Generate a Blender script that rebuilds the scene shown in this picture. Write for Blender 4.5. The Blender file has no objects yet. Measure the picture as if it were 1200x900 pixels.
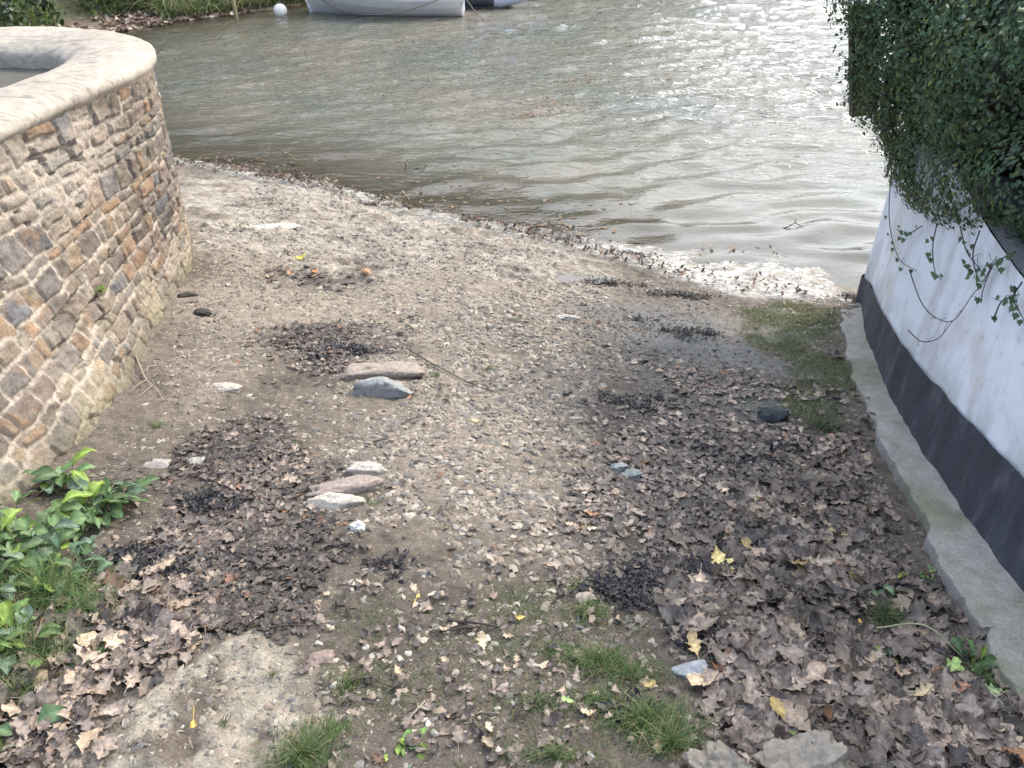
import bpy, math, random
import numpy as np
from mathutils import Vector, noise as mnoise
R = math.radians
rnd = random.Random(7)
rng = np.random.default_rng(11)
C = bpy.context.scene.collection
scene = bpy.context.scene

# ------------------------------------------------------------------ camera
F = 1040.0; PITCH = R(33); EYE = np.array([0, 0, 2.6])
FW = np.array([0, math.cos(PITCH), -math.sin(PITCH)]); UP = np.array([0, math.sin(PITCH), math.cos(PITCH)]); RT = np.array([1.0, 0, 0])
cam_d = bpy.data.cameras.new("camera"); cam = bpy.data.objects.new("camera", cam_d); C.objects.link(cam)
cam.location = EYE; cam.rotation_euler = (R(90) - PITCH, 0, 0)
cam_d.sensor_width = 36; cam_d.lens = 36 * F / 1200; cam_d.clip_start = 0.05; cam_d.clip_end = 2000
scene.camera = cam

# ------------------------------------------------------------------ numpy noise
def _h(ix, iy, seed):
    h = (ix.astype(np.int64) * 374761393 + iy.astype(np.int64) * 668265263 + seed * 1442695041) & 0xffffffff
    h = ((h ^ (h >> 13)) * 1274126177) & 0xffffffff
    return ((h ^ (h >> 16)) & 0xffff) / 65535.0
def vnoise(x, y, seed=0):
    x = np.asarray(x, float); y = np.asarray(y, float)
    ix = np.floor(x); iy = np.floor(y); fx = x - ix; fy = y - iy
    fx = fx * fx * fx * (fx * (fx * 6 - 15) + 10); fy = fy * fy * fy * (fy * (fy * 6 - 15) + 10)
    a = _h(ix, iy, seed); b = _h(ix + 1, iy, seed); c = _h(ix, iy + 1, seed); d = _h(ix + 1, iy + 1, seed)
    return (a + (b - a) * fx) * (1 - fy) + (c + (d - c) * fx) * fy
def fbm(x, y, seed=0, o=4):
    t = 0; amp = 1; s = 0
    x = np.asarray(x, float); y = np.asarray(y, float)
    for i in range(o):
        t = t + amp * vnoise(x, y, seed + i * 17); s += amp; amp *= 0.5
        x, y = x * 1.94 + y * 0.55 + 3.1, y * 1.94 - x * 0.55 + 7.7
    return t / s
def sstep(a, b, x): t = np.clip((x - a) / (b - a), 0, 1); return t * t * (3 - 2 * t)

# ------------------------------------------------------------------ ground shape
SX = np.array([-3.3, -3.07, -2.58, -1.55, -1.0, -.26, .31, .94, 1.41, 2.16, 2.6])
SY = np.array([7.65, 7.61, 7.46, 7.04, 6.57, 6.31, 5.92, 5.63, 5.35, 5.12, 5.0])
SHORE = np.array([(300, 5.0), (2.6, 5.0), (2.16, 5.12), (1.41, 5.35), (.94, 5.63), (.31, 5.92), (-.26, 6.31), (-1, 6.57), (-1.55, 7.04), (-2.58, 7.46),
                  (-3.07, 7.61), (-4.2, 8.3), (-5.3, 9.6), (-5.9, 11.2), (-5.5, 12.9), (-4.7, 13.7), (-3.9, 14.35), (-3.2, 15.0), (-2.2, 16.2),
                  (0, 19), (4, 24), (9, 33), (9, 60), (30, 75), (80, 80), (300, 85)], float)
def shore_sd(x, y):
    """distance to the shoreline, positive on land"""
    x = np.asarray(x, float); y = np.asarray(y, float)
    best = np.full(x.shape, 1e9); inside = np.zeros(x.shape, bool)
    P = SHORE
    for i in range(len(P) - 1):
        a, b = P[i], P[i + 1]; d = b - a
        t = np.clip(((x - a[0]) * d[0] + (y - a[1]) * d[1]) / (d @ d), 0, 1)
        q = np.hypot(x - a[0] - t * d[0], y - a[1] - t * d[1]); best = np.minimum(best, q)
        c = ((a[1] > y) != (b[1] > y)) & (x < a[0] + (y - a[1]) / (b[1] - a[1] + 1e-12) * d[0])
        inside ^= c
    # water polygon closes at x = +300; a ray to +x starting in water crosses the open side
    inwater = ~inside & (y > 4.9) & (y < 86) if False else None
    a, b = P[-1], P[0]
    c = ((a[1] > y) != (b[1] > y)) & (x < 300)
    inside ^= c
    return np.where(inside, -best, best)
def g_base(x, y):
    x = np.asarray(x, float); y = np.asarray(y, float)
    bl = 0.3 + 0.7 * np.clip((y - 1) / 4, 0, 1)
    Y = 6.15 + (np.interp(x, SX, SY) - 6.15) * bl
    t = Y - y
    slip = 0.165 * t
    slip = np.where(t < 0, np.maximum(-0.16 * -t, -1.3), slip)
    return np.clip(slip, -1.3, 1.6)
def g_all(x, y):
    x = np.asarray(x, float); y = np.asarray(y, float)
    z = g_base(x, y)
    far = sstep(-2.9, -3.6, x) + sstep(8.5, 9.5, y); far = np.clip(far, 0, 1)
    sd = shore_sd(x, y)
    up = 0.10 * np.clip(sd, 0, 1.0) + 0.75 * np.clip(sd - 0.9, 0, 1.6) + 0.12 * np.clip(sd - 2.5, 0, 60)
    gen = np.where(sd > 0, np.where(y > 9, up, 0.12 * np.clip(sd, 0, 8)), np.maximum(-1.3, 0.16 * sd))
    return z * (1 - far) + gen * far
def at_px(px, py, off=0.0, zfix=None):
    d = FW + RT * (px - 600) / F - UP * (py - 450) / F
    if zfix is not None:
        t = (zfix - EYE[2]) / d[2]; return EYE + d * t
    ts = np.arange(1.0, 9.5, 0.004)
    P = EYE[None] + ts[:, None] * d[None]
    k = np.argmax(P[:, 2] < g_base(P[:, 0], P[:, 1]) + off)
    return P[k]
def proj(p):
    q = np.asarray(p) - EYE; w = q @ FW
    return 600 + F * (q @ RT) / w, 450 - F * (q @ UP) / w
def in_view(p, m=15):
    q = np.asarray(p) - EYE
    if q @ FW < .1: return False
    u, v = proj(p); return -m < u < 1200 + m and -m < v < 900 + m

def pmask(polys, x, y, soft=0.12, nz=0.25):
    """soft union mask of polygons given as world xy points"""
    m = np.zeros(np.shape(x))
    xx = x + (fbm(x * 3, y * 3, 5, 3) - .5) * nz * 2; yy = y + (fbm(x * 3 + 9, y * 3, 8, 3) - .5) * nz * 2
    for P in polys:
        best = np.full(np.shape(x), 1e9); ins = np.zeros(np.shape(x), bool)
        for i in range(len(P)):
            a = P[i]; b = P[(i + 1) % len(P)]; d = b - a
            t = np.clip(((xx - a[0]) * d[0] + (yy - a[1]) * d[1]) / (d @ d + 1e-9), 0, 1)
            best = np.minimum(best, np.hypot(xx - a[0] - t * d[0], yy - a[1] - t * d[1]))
            ins ^= ((a[1] > yy) != (b[1] > yy)) & (xx < a[0] + (yy - a[1]) / (b[1] - a[1] + 1e-12) * d[0])
        sd = np.where(ins, best, -best)
        m = np.maximum(m, sstep(-soft, soft, sd))
    return m
def W(pts): return np.array([at_px(*p)[:2] for p in pts])
LIT_R = W([(690, 470), (760, 425), (900, 430), (985, 480), (1030, 560), (1085, 640), (1120, 720), (1190, 830), (1210, 910), (840, 910), (790, 800), (740, 720), (680, 600)])
LIT_DENSE = W([(880, 560), (1010, 560), (1100, 690), (1180, 830), (1210, 920), (830, 920), (800, 800), (760, 700), (800, 620)])
LIT_L = W([(190, 530), (330, 500), (400, 560), (330, 600), (400, 660), (380, 690), (260, 720), (130, 730), (120, 680), (170, 640)])
LIT_L2 = W([(320, 390), (450, 380), (470, 405), (400, 440), (330, 440)])
LIT_BL = W([(-60, 930), (-60, 760), (40, 740), (110, 690), (200, 680), (250, 720), (180, 780), (120, 860), (60, 930)])
WRACKP = W([(320, 320), (400, 310), (460, 330), (400, 345), (330, 335)])
CEM = W([(80, 905), (190, 800), (290, 735), (340, 708), (375, 722), (350, 760), (345, 860), (300, 910), (200, 930)])
CEM2 = W([(260, 262), (345, 262), (345, 275), (285, 276)])
BED = W([(200, 205), (340, 210), (480, 235), (600, 270), (700, 310), (680, 340), (520, 320), (420, 330), (330, 300), (210, 290)])
DRY = W([(225, 250), (500, 250), (700, 320), (690, 430), (650, 560), (560, 640), (430, 560), (470, 480), (330, 400), (220, 470), (205, 350)])
DARKM = W([(400, 700), (640, 690), (720, 770), (740, 910), (400, 910), (340, 800)])
WETB = W([(690, 360), (800, 345), (900, 385), (950, 440), (900, 500), (780, 470), (700, 410)])
TURF = W([(862, 357), (920, 354), (985, 362), (985, 392), (950, 415), (905, 412), (868, 390)])
TURF2 = W([(930, 400), (985, 420), (1000, 470), (950, 500), (915, 470)])
GRAV = W([(450, 360), (680, 330), (760, 420), (700, 470), (700, 640), (560, 700), (430, 640), (420, 520)])
PUD1 = at_px(377, 326); PUD2 = at_px(662, 326)
def detail_z(x, y):
    """relief of the slipway: ruts, rock, gravelly bumps"""
    z = (fbm(x * .9, y * .9, 1, 3) - .5) * .07 + (fbm(x * 4, y * 4, 2, 4) - .5) * .03 + (fbm(x * 22, y * 22, 3, 3) - .5) * .018 + (fbm(x * 60, y * 60, 4, 2) - .5) * .007
    b = pmask([BED], x, y, .15)
    r = 1 - np.abs(2 * fbm(x * 3.0 + .6 * y, y * 7.0, 21, 4) - 1)
    z = z + b * (r ** 2 * .035 - .012) + b * (vnoise(x * 14, y * 30, 31) - .5) * .012
    c = pmask([CEM, CEM2], x, y, .05)
    z = z + c * (.010 + (fbm(x * 14, y * 14, 41, 4) - .5) * .05)
    for p, rx, ry, dp in ((PUD1, .20, .12, .022), (PUD2, .28, .16, .02)):
        q = ((x - p[0]) / rx) ** 2 + ((y - p[1]) / ry) ** 2
        z = z - dp * np.exp(-q * 1.2)
    return z
def g_full(x, y):
    x = np.asarray(x, float); y = np.asarray(y, float)
    near = sstep(4.2, 3.4, np.abs(x)) * sstep(10, 8.5, y) * sstep(-.5, .3, y)
    sd = (np.interp(x, SX, SY) - y)
    k = .35 + .65 * sstep(0.0, .6, sd)
    return g_all(x, y) + near * detail_z(x, y) * k
def gz1(x, y): return float(g_full(np.array([x]), np.array([y]))[0])
def on_px(px, py):
    p = at_px(px, py); q = p.copy(); q[2] = gz1(p[0], p[1])
    return q

# ------------------------------------------------------------------ materials
def new_mat(name):
    m = bpy.data.materials.new(name); m.use_nodes = True
    nt = m.node_tree; b = nt.nodes["Principled BSDF"]
    return m, nt, b
def N(nt, t, **k):
    n = nt.nodes.new(t)
    for a, v in k.items():
        if a.startswith("i_"): n.inputs[a[2:].replace("_", " ")].default_value = v
        else: setattr(n, a, v)
    return n
def ramp(nt, stops):
    r = nt.nodes.new("ShaderNodeValToRGB"); e = r.color_ramp.elements
    while len(e) < len(stops): e.new(.5)
    for i, (p, c) in enumerate(stops):
        e[i].position = p; e[i].color = (c[0], c[1], c[2], 1) if len(c) < 4 else c
    return r
def mixc(nt, a, b, fac, mode='MIX'):
    m = N(nt, "ShaderNodeMix", data_type='RGBA', blend_type=mode)
    L = nt.links
    for sock, v in ((m.inputs[6], a), (m.inputs[7], b), (m.inputs[0], fac)):
        if isinstance(v, (int, float)): sock.default_value = v
        elif isinstance(v, tuple): sock.default_value = (*v, 1)
        else: L.new(v, sock)
    return m.outputs[2]
def noise_n(nt, scale, detail=4, rough=.6, co=None, dist=0):
    n = N(nt, "ShaderNodeTexNoise"); n.inputs["Scale"].default_value = scale; n.inputs["Detail"].default_value = detail
    n.inputs["Roughness"].default_value = rough; n.inputs["Distortion"].default_value = dist
    if co is not None: nt.links.new(co, n.inputs["Vector"])
    return n.outputs["Fac"]
def objco(nt): return N(nt, "ShaderNodeTexCoord").outputs["Object"]
def geopos(nt): return N(nt, "ShaderNodeNewGeometry").outputs["Position"]
def bump(nt, b, h, strength=.5, dist=.005, prev=None):
    n = N(nt, "ShaderNodeBump"); n.inputs["Strength"].default_value = strength; n.inputs["Distance"].default_value = dist
    nt.links.new(h, n.inputs["Height"])
    if prev is not None: nt.links.new(prev, n.inputs["Normal"])
    nt.links.new(n.outputs[0], b.inputs["Normal"]); return n.outputs[0]
def vcol_mat(name, rough=.7, var=.35, scale=60, bmp=.3, spec=.4, bdist=.002, trans=0, attr="col"):
    m, nt, b = new_mat(name); L = nt.links
    a = N(nt, "ShaderNodeAttribute", attribute_name=attr)
    nz = noise_n(nt, scale, 4, .65, geopos(nt))
    r = ramp(nt, [(.3, (1 - var,) * 3), (.7, (1 + var * .6,) * 3)]); L.new(nz, r.inputs[0])
    col = mixc(nt, a.outputs["Color"], r.outputs[0], 1.0, 'MULTIPLY')
    L.new(col, b.inputs["Base Color"]); b.inputs["Roughness"].default_value = rough
    b.inputs["Specular IOR Level"].default_value = spec
    bump(nt, b, nz, bmp, bdist)
    if trans:
        t = N(nt, "ShaderNodeBsdfTranslucent"); L.new(col, t.inputs["Color"])
        mx = N(nt, "ShaderNodeMixShader"); mx.inputs[0].default_value = trans
        L.new(b.outputs[0], mx.inputs[1]); L.new(t.outputs[0], mx.inputs[2])
        L.new(mx.outputs[0], nt.nodes["Material Output"].inputs["Surface"])
    return m
def plain(name, col, rough=.6, var=.25, scale=30, bmp=.2, spec=.4, bdist=.002, metal=0):
    m, nt, b = new_mat(name); L = nt.links
    nz = noise_n(nt, scale, 5, .65, objco(nt))
    r = ramp(nt, [(.3, tuple(c * (1 - var) for c in col)), (.7, tuple(min(1, c * (1 + var)) for c in col))]); L.new(nz, r.inputs[0])
    L.new(r.outputs[0], b.inputs["Base Color"]); b.inputs["Roughness"].default_value = rough
    b.inputs["Specular IOR Level"].default_value = spec; b.inputs["Metallic"].default_value = metal
    bump(nt, b, nz, bmp, bdist); return m

M = {}
M['leaf'] = vcol_mat("dead_leaf", .55, .45, 90, .5, .45, .002, .12)
M['green'] = vcol_mat("green_leaf", .5, .4, 60, .5, .35, .002, .25)
M['grass'] = vcol_mat("grass_blade", .6, .25, 40, .1, .25, .001, .3)
M['stone'] = vcol_mat("stone", .82, .4, 70, .8, .3, .004)
M['gravel'] = vcol_mat("gravel", .8, .35, 120, .6, .35, .002)
M['twig'] = vcol_mat("twig", .75, .4, 120, .6, .3, .001)
M['weed'] = vcol_mat("seaweed", .55, .4, 80, .3, .35, .001)
M['foam'] = vcol_mat("foam", .6, .22, 160, .8, .35, .004)
M['hedge'] = vcol_mat("hedge_leaf", .45, .3, 40, .15, .4, .001, .15)

# ------------------------------------------------------------------ mesh builder
class MB:
    def __init__(s): s.v = []; s.f = []; s.c = []; s.n = 0
    def add(s, v, f, col=None):
        v = np.asarray(v, float); s.v.append(v)
        if isinstance(f, np.ndarray): s.f.append(f + s.n)
        else: s.f.append([tuple(i + s.n for i in q) for q in f])
        if col is None: col = (1, 1, 1)
        col = np.asarray(col, float)
        s.c.append(np.broadcast_to(col, (len(v), 3)) if col.ndim == 1 else col)
        s.n += len(v)
    def build(s, name, mat, parent=None, origin=None, smooth=True, extra=None):
        v = np.concatenate(s.v) if s.v else np.zeros((0, 3))
        o0 = np.array(origin if origin is not None else (0, 0, 0), float)
        me = bpy.data.meshes.new(name)
        allarr = all(isinstance(q, np.ndarray) for q in s.f)
        if allarr and len({q.shape[1] for q in s.f}) == 1:
            f = np.concatenate(s.f); k = f.shape[1]
            me.vertices.add(len(v)); me.vertices.foreach_set("co", (v - o0).astype(np.float32).ravel())
            me.loops.add(f.size); me.loops.foreach_set("vertex_index", f.astype(np.int32).ravel())
            me.polygons.add(len(f)); me.polygons.foreach_set("loop_start", np.arange(0, f.size, k, dtype=np.int32))
            me.update(calc_edges=True)
        else:
            fl = []
            for q in s.f: fl += [tuple(int(i) for i in r) for r in q]
            me.from_pydata([tuple(p) for p in (v - o0)], [], fl)
        if smooth: me.polygons.foreach_set("use_smooth", np.ones(len(me.polygons), bool))
        a = me.color_attributes.new("col", 'FLOAT_COLOR', 'POINT')
        cc = np.ones((len(v), 4), np.float32); cc[:, :3] = np.concatenate(s.c); a.data.foreach_set("color", cc.ravel())
        for k, arr in (extra or {}).items():
            at = me.attributes.new(k, 'FLOAT', 'POINT'); at.data.foreach_set("value", np.asarray(arr, np.float32).ravel())
        me.materials.append(mat); me.validate()
        o = bpy.data.objects.new(name, me); C.objects.link(o)
        if parent is not None:
            o.parent = parent; o.location = (0, 0, 0) if parent.parent is not None else (o0 - np.array(parent.location) if origin is not None else -np.array(parent.location))
        else: o.location = o0
        return o
def tag(o, label=None, cat=None, group=None, kind=None):
    if label: o["label"] = label
    if cat: o["category"] = cat
    if group: o["group"] = group
    if kind: o["kind"] = kind
    return o
def thing(name, loc, label, cat, group=None):
    o = bpy.data.objects.new(name, None); o.empty_display_size = .1; C.objects.link(o); o.location = loc
    return tag(o, label, cat, group)
def grid_faces(nx, ny):
    i = np.arange(nx * ny).reshape(ny, nx)
    return np.stack([i[:-1, :-1], i[:-1, 1:], i[1:, 1:], i[1:, :-1]], -1).reshape(-1, 4)
def tube(mb, pts, rad, n=6, col=(1, 1, 1), cap=True):
    pts = np.asarray(pts, float); rad = np.broadcast_to(rad, (len(pts),)) if np.ndim(rad) == 0 else np.asarray(rad)
    t = np.gradient(pts, axis=0); t /= np.linalg.norm(t, axis=1, keepdims=True) + 1e-9
    ref = np.array([0, 0, 1.0]) if abs(t[0][2]) < .9 else np.array([1.0, 0, 0])
    u = np.cross(t, ref); u /= np.linalg.norm(u, axis=1, keepdims=True) + 1e-9; w = np.cross(t, u)
    a = np.linspace(0, 2 * math.pi, n, endpoint=False)
    v = pts[:, None] + rad[:, None, None] * (np.cos(a)[None, :, None] * u[:, None] + np.sin(a)[None, :, None] * w[:, None])
    v = v.reshape(-1, 3); m = len(pts)
    f = [(i * n + j, i * n + (j + 1) % n, (i + 1) * n + (j + 1) % n, (i + 1) * n + j) for i in range(m - 1) for j in range(n)]
    if cap: f += [tuple(range(n))[::-1], tuple((m - 1) * n + j for j in range(n))]
    mb.add(v, f, col)
def smooth_path(P, n=40):
    P = np.asarray(P, float); d = np.r_[0, np.cumsum(np.linalg.norm(np.diff(P, axis=0), axis=1))]
    # catmull-rom
    Q = np.vstack([2 * P[0] - P[1], P, 2 * P[-1] - P[-2]]); out = []
    for s in np.linspace(0, d[-1], n):
        i = min(np.searchsorted(d, s, side='right') - 1, len(P) - 2); i = max(i, 0)
        t = (s - d[i]) / (d[i + 1] - d[i] + 1e-9); a, b, c, e = Q[i], Q[i + 1], Q[i + 2], Q[i + 3]
        out.append(.5 * ((2 * b) + (-a + c) * t + (2 * a - 5 * b + 4 * c - e) * t * t + (-a + 3 * b - 3 * c + e) * t ** 3))
    return np.array(out)
def rotz(v, a): c, s = math.cos(a), math.sin(a); v = np.asarray(v); return np.stack([v[..., 0] * c - v[..., 1] * s, v[..., 0] * s + v[..., 1] * c, v[..., 2]], -1)
def rotmat(ax, ay, az):
    cx, sx, cy, sy, cz, sz = math.cos(ax), math.sin(ax), math.cos(ay), math.sin(ay), math.cos(az), math.sin(az)
    return np.array([[cz, -sz, 0], [sz, cz, 0], [0, 0, 1]]) @ np.array([[cy, 0, sy], [0, 1, 0], [-sy, 0, cy]]) @ np.array([[1, 0, 0], [0, cx, -sx], [0, sx, cx]])

# ------------------------------------------------------------------ GROUND sheet
def axis(lo, hi, step, out_lo, out_hi, k=1.18):
    mid = list(np.arange(lo, hi, step)); a = []; s = step; x = lo
    while x > out_lo: s *= k; x -= s; a.append(x)
    b = []; s = step; x = mid[-1]
    while x < out_hi: s *= k; x += s; b.append(x)
    return np.array(a[::-1] + mid + b)
gx = axis(-2.75, 2.35, .0105, -400, 400)
gy = np.r_[axis(.75, 5.6, .0105, -60, 5.0)[0:0], axis(.75, 5.6, .0105, -60, 5.5)]
gy = gy[gy < 5.6]; gy = np.r_[gy, np.arange(5.6, 8.0, .02)]
s = .02; y = gy[-1]
while y < 700: s *= 1.10; y += s; gy = np.r_[gy, y]
GX, GY = np.meshgrid(gx, gy); fx, fy = GX.ravel(), GY.ravel()
gzv = g_full(fx, fy)
mb = MB()
near = (np.abs(fx) < 3.4) & (fy < 9) & (fy > .3)
dry = pmask([DRY, BED], fx, fy, .35) * .85; bed = pmask([BED], fx, fy, .15)
lit = np.maximum.reduce([pmask([LIT_R], fx, fy, .2), pmask([LIT_L, LIT_BL], fx, fy, .12), .8 * pmask([LIT_L2], fx, fy, .12)])
cem = pmask([CEM, CEM2], fx, fy, .05, .08); dark = pmask([DARKM], fx, fy, .25); wet = pmask([WETB], fx, fy, .15); turf = pmask([TURF, TURF2], fx, fy, .1)
sdw = np.interp(fx, SX, SY) - fy
c_mud = np.array([.135, .108, .083]); c_dry = np.array([.265, .218, .168]); c_lit = np.array([.060, .048, .042]); c_cem = np.array([.36, .31, .24])
c_dark = np.array([.108, .088, .070]); c_wet = np.array([.085, .088, .088]); c_turf = np.array([.07, .085, .04]); c_bed = np.array([.34, .30, .245])
def lerp(a, b, t): return a + (b - a) * t[:, None]
n1 = fbm(fx * 2.2, fy * 2.2, 51, 4); n2 = fbm(fx * 30, fy * 30, 53, 3)
col = np.broadcast_to(c_mud, (len(fx), 3)).copy() * (0.75 + .5 * n1)[:, None]
col = lerp(col, c_dry, dry * sstep(.25, .6, n1 + .15)); col = lerp(col, c_bed, bed * sstep(.35, .55, fbm(fx * 6, fy * 11, 55, 4)) * .8)
col = lerp(col, c_dark, dark * .8); col = lerp(col, c_lit, lit * .85); col = lerp(col, c_wet, wet * .8 * sstep(.35, .55, n1))
col = lerp(col, c_cem, cem * sstep(.34, .52, fbm(fx * 8, fy * 8, 57, 4)) * .9); col = lerp(col, c_turf, turf * .8)
gm = sstep(.6, .72, fbm(fx * 5, fy * 5, 61, 4)) * np.clip(dark + .35 * lit, 0, 1); col = lerp(col, np.array([.06, .075, .035]), gm * .5)
col *= (.72 + .56 * n2)[:, None]
under = sstep(.10, -.12, sdw) * ((fy > 4) & (np.abs(fx) < 4)); col = lerp(col, np.array([.20, .155, .095]), under)
fr = ~near; sdg = shore_sd(fx, fy)
cb = lerp(np.broadcast_to(np.array([.16, .12, .085]), (len(fx), 3)), np.array([.045, .06, .025]), sstep(.6, 1.3, sdg) * (fy > 8))
cb = lerp(cb, np.array([.13, .105, .065]), (sdg < 0).astype(float))
col[fr] = cb[fr]
wetv = np.clip(wet * .9 + .75 * under + lit * .25 + sstep(.5, .0, sdw) * near * .7, 0, 1)
mb.add(np.stack([fx, fy, gzv], 1), grid_faces(len(gx), len(gy)), col)
m, nt, b = new_mat("ground"); L = nt.links; pos = geopos(nt)
a = N(nt, "ShaderNodeAttribute", attribute_name="col"); w = N(nt, "ShaderNodeAttribute", attribute_name="wet")
na = noise_n(nt, 25, 8, .72, pos); nb = noise_n(nt, 170, 4, .7, pos); v = N(nt, "ShaderNodeTexVoronoi"); v.inputs["Scale"].default_value = 75; L.new(pos, v.inputs["Vector"])
vb = N(nt, "ShaderNodeTexVoronoi"); vb.inputs["Scale"].default_value = 34; L.new(pos, vb.inputs["Vector"])
r1 = ramp(nt, [(.3, (.62,) * 3), (.5, (1,) * 3), (.72, (1.4,) * 3)]); L.new(na, r1.inputs[0])
r2 = ramp(nt, [(.3, (.65,) * 3), (.7, (1.3,) * 3)]); L.new(nb, r2.inputs[0])
c1 = mixc(nt, a.outputs["Color"], r1.outputs[0], 1.0, 'MULTIPLY'); c1 = mixc(nt, c1, r2.outputs[0], 1.0, 'MULTIPLY')
sp = ramp(nt, [(.80, (0, 0, 0)), (.9, (1, 1, 1))]); sx = N(nt, "ShaderNodeSeparateColor"); L.new(v.outputs["Color"], sx.inputs[0]); L.new(sx.outputs[0], sp.inputs[0])
rd = ramp(nt, [(.25, (1, 1, 1)), (.5, (0, 0, 0))]); L.new(v.outputs["Distance"], rd.inputs[0])
mm = N(nt, "ShaderNodeMath", operation='MULTIPLY'); L.new(sp.outputs[0], mm.inputs[0]); L.new(rd.outputs[0], mm.inputs[1])
mm2 = N(nt, "ShaderNodeMath", operation='MULTIPLY'); L.new(mm.outputs[0], mm2.inputs[0]); mm2.inputs[1].default_value = .55
c2 = mixc(nt, c1, mixc(nt, c1, (.42, .38, .32), .5), mm2.outputs[0])
L.new(c2, b.inputs["Base Color"])
rr = N(nt, "ShaderNodeMapRange"); rr.inputs[3].default_value = .92; rr.inputs[4].default_value = .38; L.new(w.outputs["Fac"], rr.inputs[0]); L.new(rr.outputs[0], b.inputs["Roughness"])
b.inputs["Specular IOR Level"].default_value = .35
p = bump(nt, b, na, .9, .02); p = bump(nt, b, nb, .7, .004, p)
iv = N(nt, "ShaderNodeMath", operation='MULTIPLY'); L.new(rd.outputs[0], iv.inputs[0]); L.new(sx.outputs[1], iv.inputs[1]); bump(nt, b, iv.outputs[0], .6, .004, p)
M['ground'] = m
tag(mb.build("ground", m, extra={"wet": wetv}), kind="structure")

# ------------------------------------------------------------------ WATER
wx = axis(-4.5, 3.6, .035, -400, 400, 1.12); wy = np.arange(4.7, 9.0, .03); s = .03; y = wy[-1]; l = []
while y < 600: s = s * (1.012 if y < 22 else 1.12); y += s; l.append(y)
wy = np.r_[wy, l]
X, Y = np.meshgrid(wx, wy); X, Y = X.ravel(), Y.ravel()
r2 = np.random.default_rng(5); z = np.zeros_like(X)
shore_d = Y - np.interp(X, SX, SY)
calm = sstep(-.1, 1.3, shore_d); chop = sstep(7, 10, Y)
wx_ = X + .12 * (fbm(X * 1.3, Y * 1.3, 71, 2) - .5); wy_ = Y + .35 * (fbm(X * .9, Y * 1.4, 73, 3) - .5)
for i in range(34):
    lam = .22 * (2.6 ** r2.random()) ; th = R(90 + 12 + r2.normal() * 20); k = 2 * math.pi / lam; ph = r2.random() * 6.28
    env = .55 + .9 * vnoise(X * .45 + i * 3.3, Y * .6 + i, 80 + i)
    z += lam * .0066 * env * np.sin(k * (wx_ * math.cos(th) + wy_ * math.sin(th)) + ph)
for i in range(26):
    lam = .09 * (2.2 ** r2.random()); th = R(90 + 5 + r2.normal() * 32); k = 2 * math.pi / lam; ph = r2.random() * 6.28
    z += chop * lam * .006 * np.sin(k * (wx_ * math.cos(th) + wy_ * math.sin(th)) + ph)
left = sstep(-.3, -2.2, X) * sstep(11, 8, Y)
z *= (.25 + .75 * calm) * (1 - .25 * left) * sstep(40, 20, Y)
dep = -g_full(X, Y)
mb = MB(); mb.add(np.stack([X, Y, z], 1), grid_faces(len(wx), len(wy)))
m, nt, b = new_mat("water"); L = nt.links; pos = geopos(nt)
a = N(nt, "ShaderNodeAttribute", attribute_name="depth")
murk = noise_n(nt, .6, 3, .5, pos)
rc = ramp(nt, [(.35, (.150, .132, .096)), (.65, (.104, .108, .084))]); L.new(murk, rc.inputs[0])
dif = N(nt, "ShaderNodeBsdfDiffuse"); L.new(rc.outputs[0], dif.inputs[0])
tr = N(nt, "ShaderNodeBsdfTransparent"); tr.inputs[0].default_value = (.93, .88, .76, 1)
mr = N(nt, "ShaderNodeMapRange"); mr.inputs[1].default_value = .0; mr.inputs[2].default_value = .24; mr.inputs[3].default_value = .12; mr.inputs[4].default_value = .97; L.new(a.outputs["Fac"], mr.inputs[0])
m1 = N(nt, "ShaderNodeMixShader"); L.new(mr.outputs[0], m1.inputs[0]); L.new(tr.outputs[0], m1.inputs[1]); L.new(dif.outputs[0], m1.inputs[2])
gl = N(nt, "ShaderNodeBsdfGlossy"); gl.inputs["Roughness"].default_value = .04
mp = N(nt, "ShaderNodeMapping"); mp.inputs["Scale"].default_value = (.95, 2.3, 1); L.new(pos, mp.inputs[0])
nA = noise_n(nt, 7, 3, .55, mp.outputs[0], .6); nB = noise_n(nt, 22, 2, .5, mp.outputs[0], .3)
sy = N(nt, "ShaderNodeSeparateXYZ"); L.new(pos, sy.inputs[0])
fr_ = N(nt, "ShaderNodeMapRange"); fr_.inputs[1].default_value = 6.0; fr_.inputs[2].default_value = 9.5; fr_.inputs[3].default_value = .12; fr_.inputs[4].default_value = 1; L.new(sy.outputs[1], fr_.inputs[0])
bp = N(nt, "ShaderNodeBump"); bp.inputs["Distance"].default_value = .030; L.new(nA, bp.inputs["Height"]); L.new(fr_.outputs[0], bp.inputs["Strength"])
bq = N(nt, "ShaderNodeBump"); bq.inputs["Distance"].default_value = .007; L.new(nB, bq.inputs["Height"]); L.new(fr_.outputs[0], bq.inputs["Strength"]); L.new(bp.outputs[0], bq.inputs["Normal"])
fres = N(nt, "ShaderNodeFresnel"); fres.inputs["IOR"].default_value = 1.5
for q in (gl, fres, dif): L.new(bq.outputs[0], q.inputs["Normal"])
m2 = N(nt, "ShaderNodeMixShader"); L.new(fres.outputs[0], m2.inputs[0]); L.new(m1.outputs[0], m2.inputs[1]); L.new(gl.outputs[0], m2.inputs[2])
L.new(m2.outputs[0], nt.nodes["Material Output"].inputs["Surface"]); M['water'] = m
tag(mb.build("water", m, extra={"depth": dep}), kind="structure")
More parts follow.
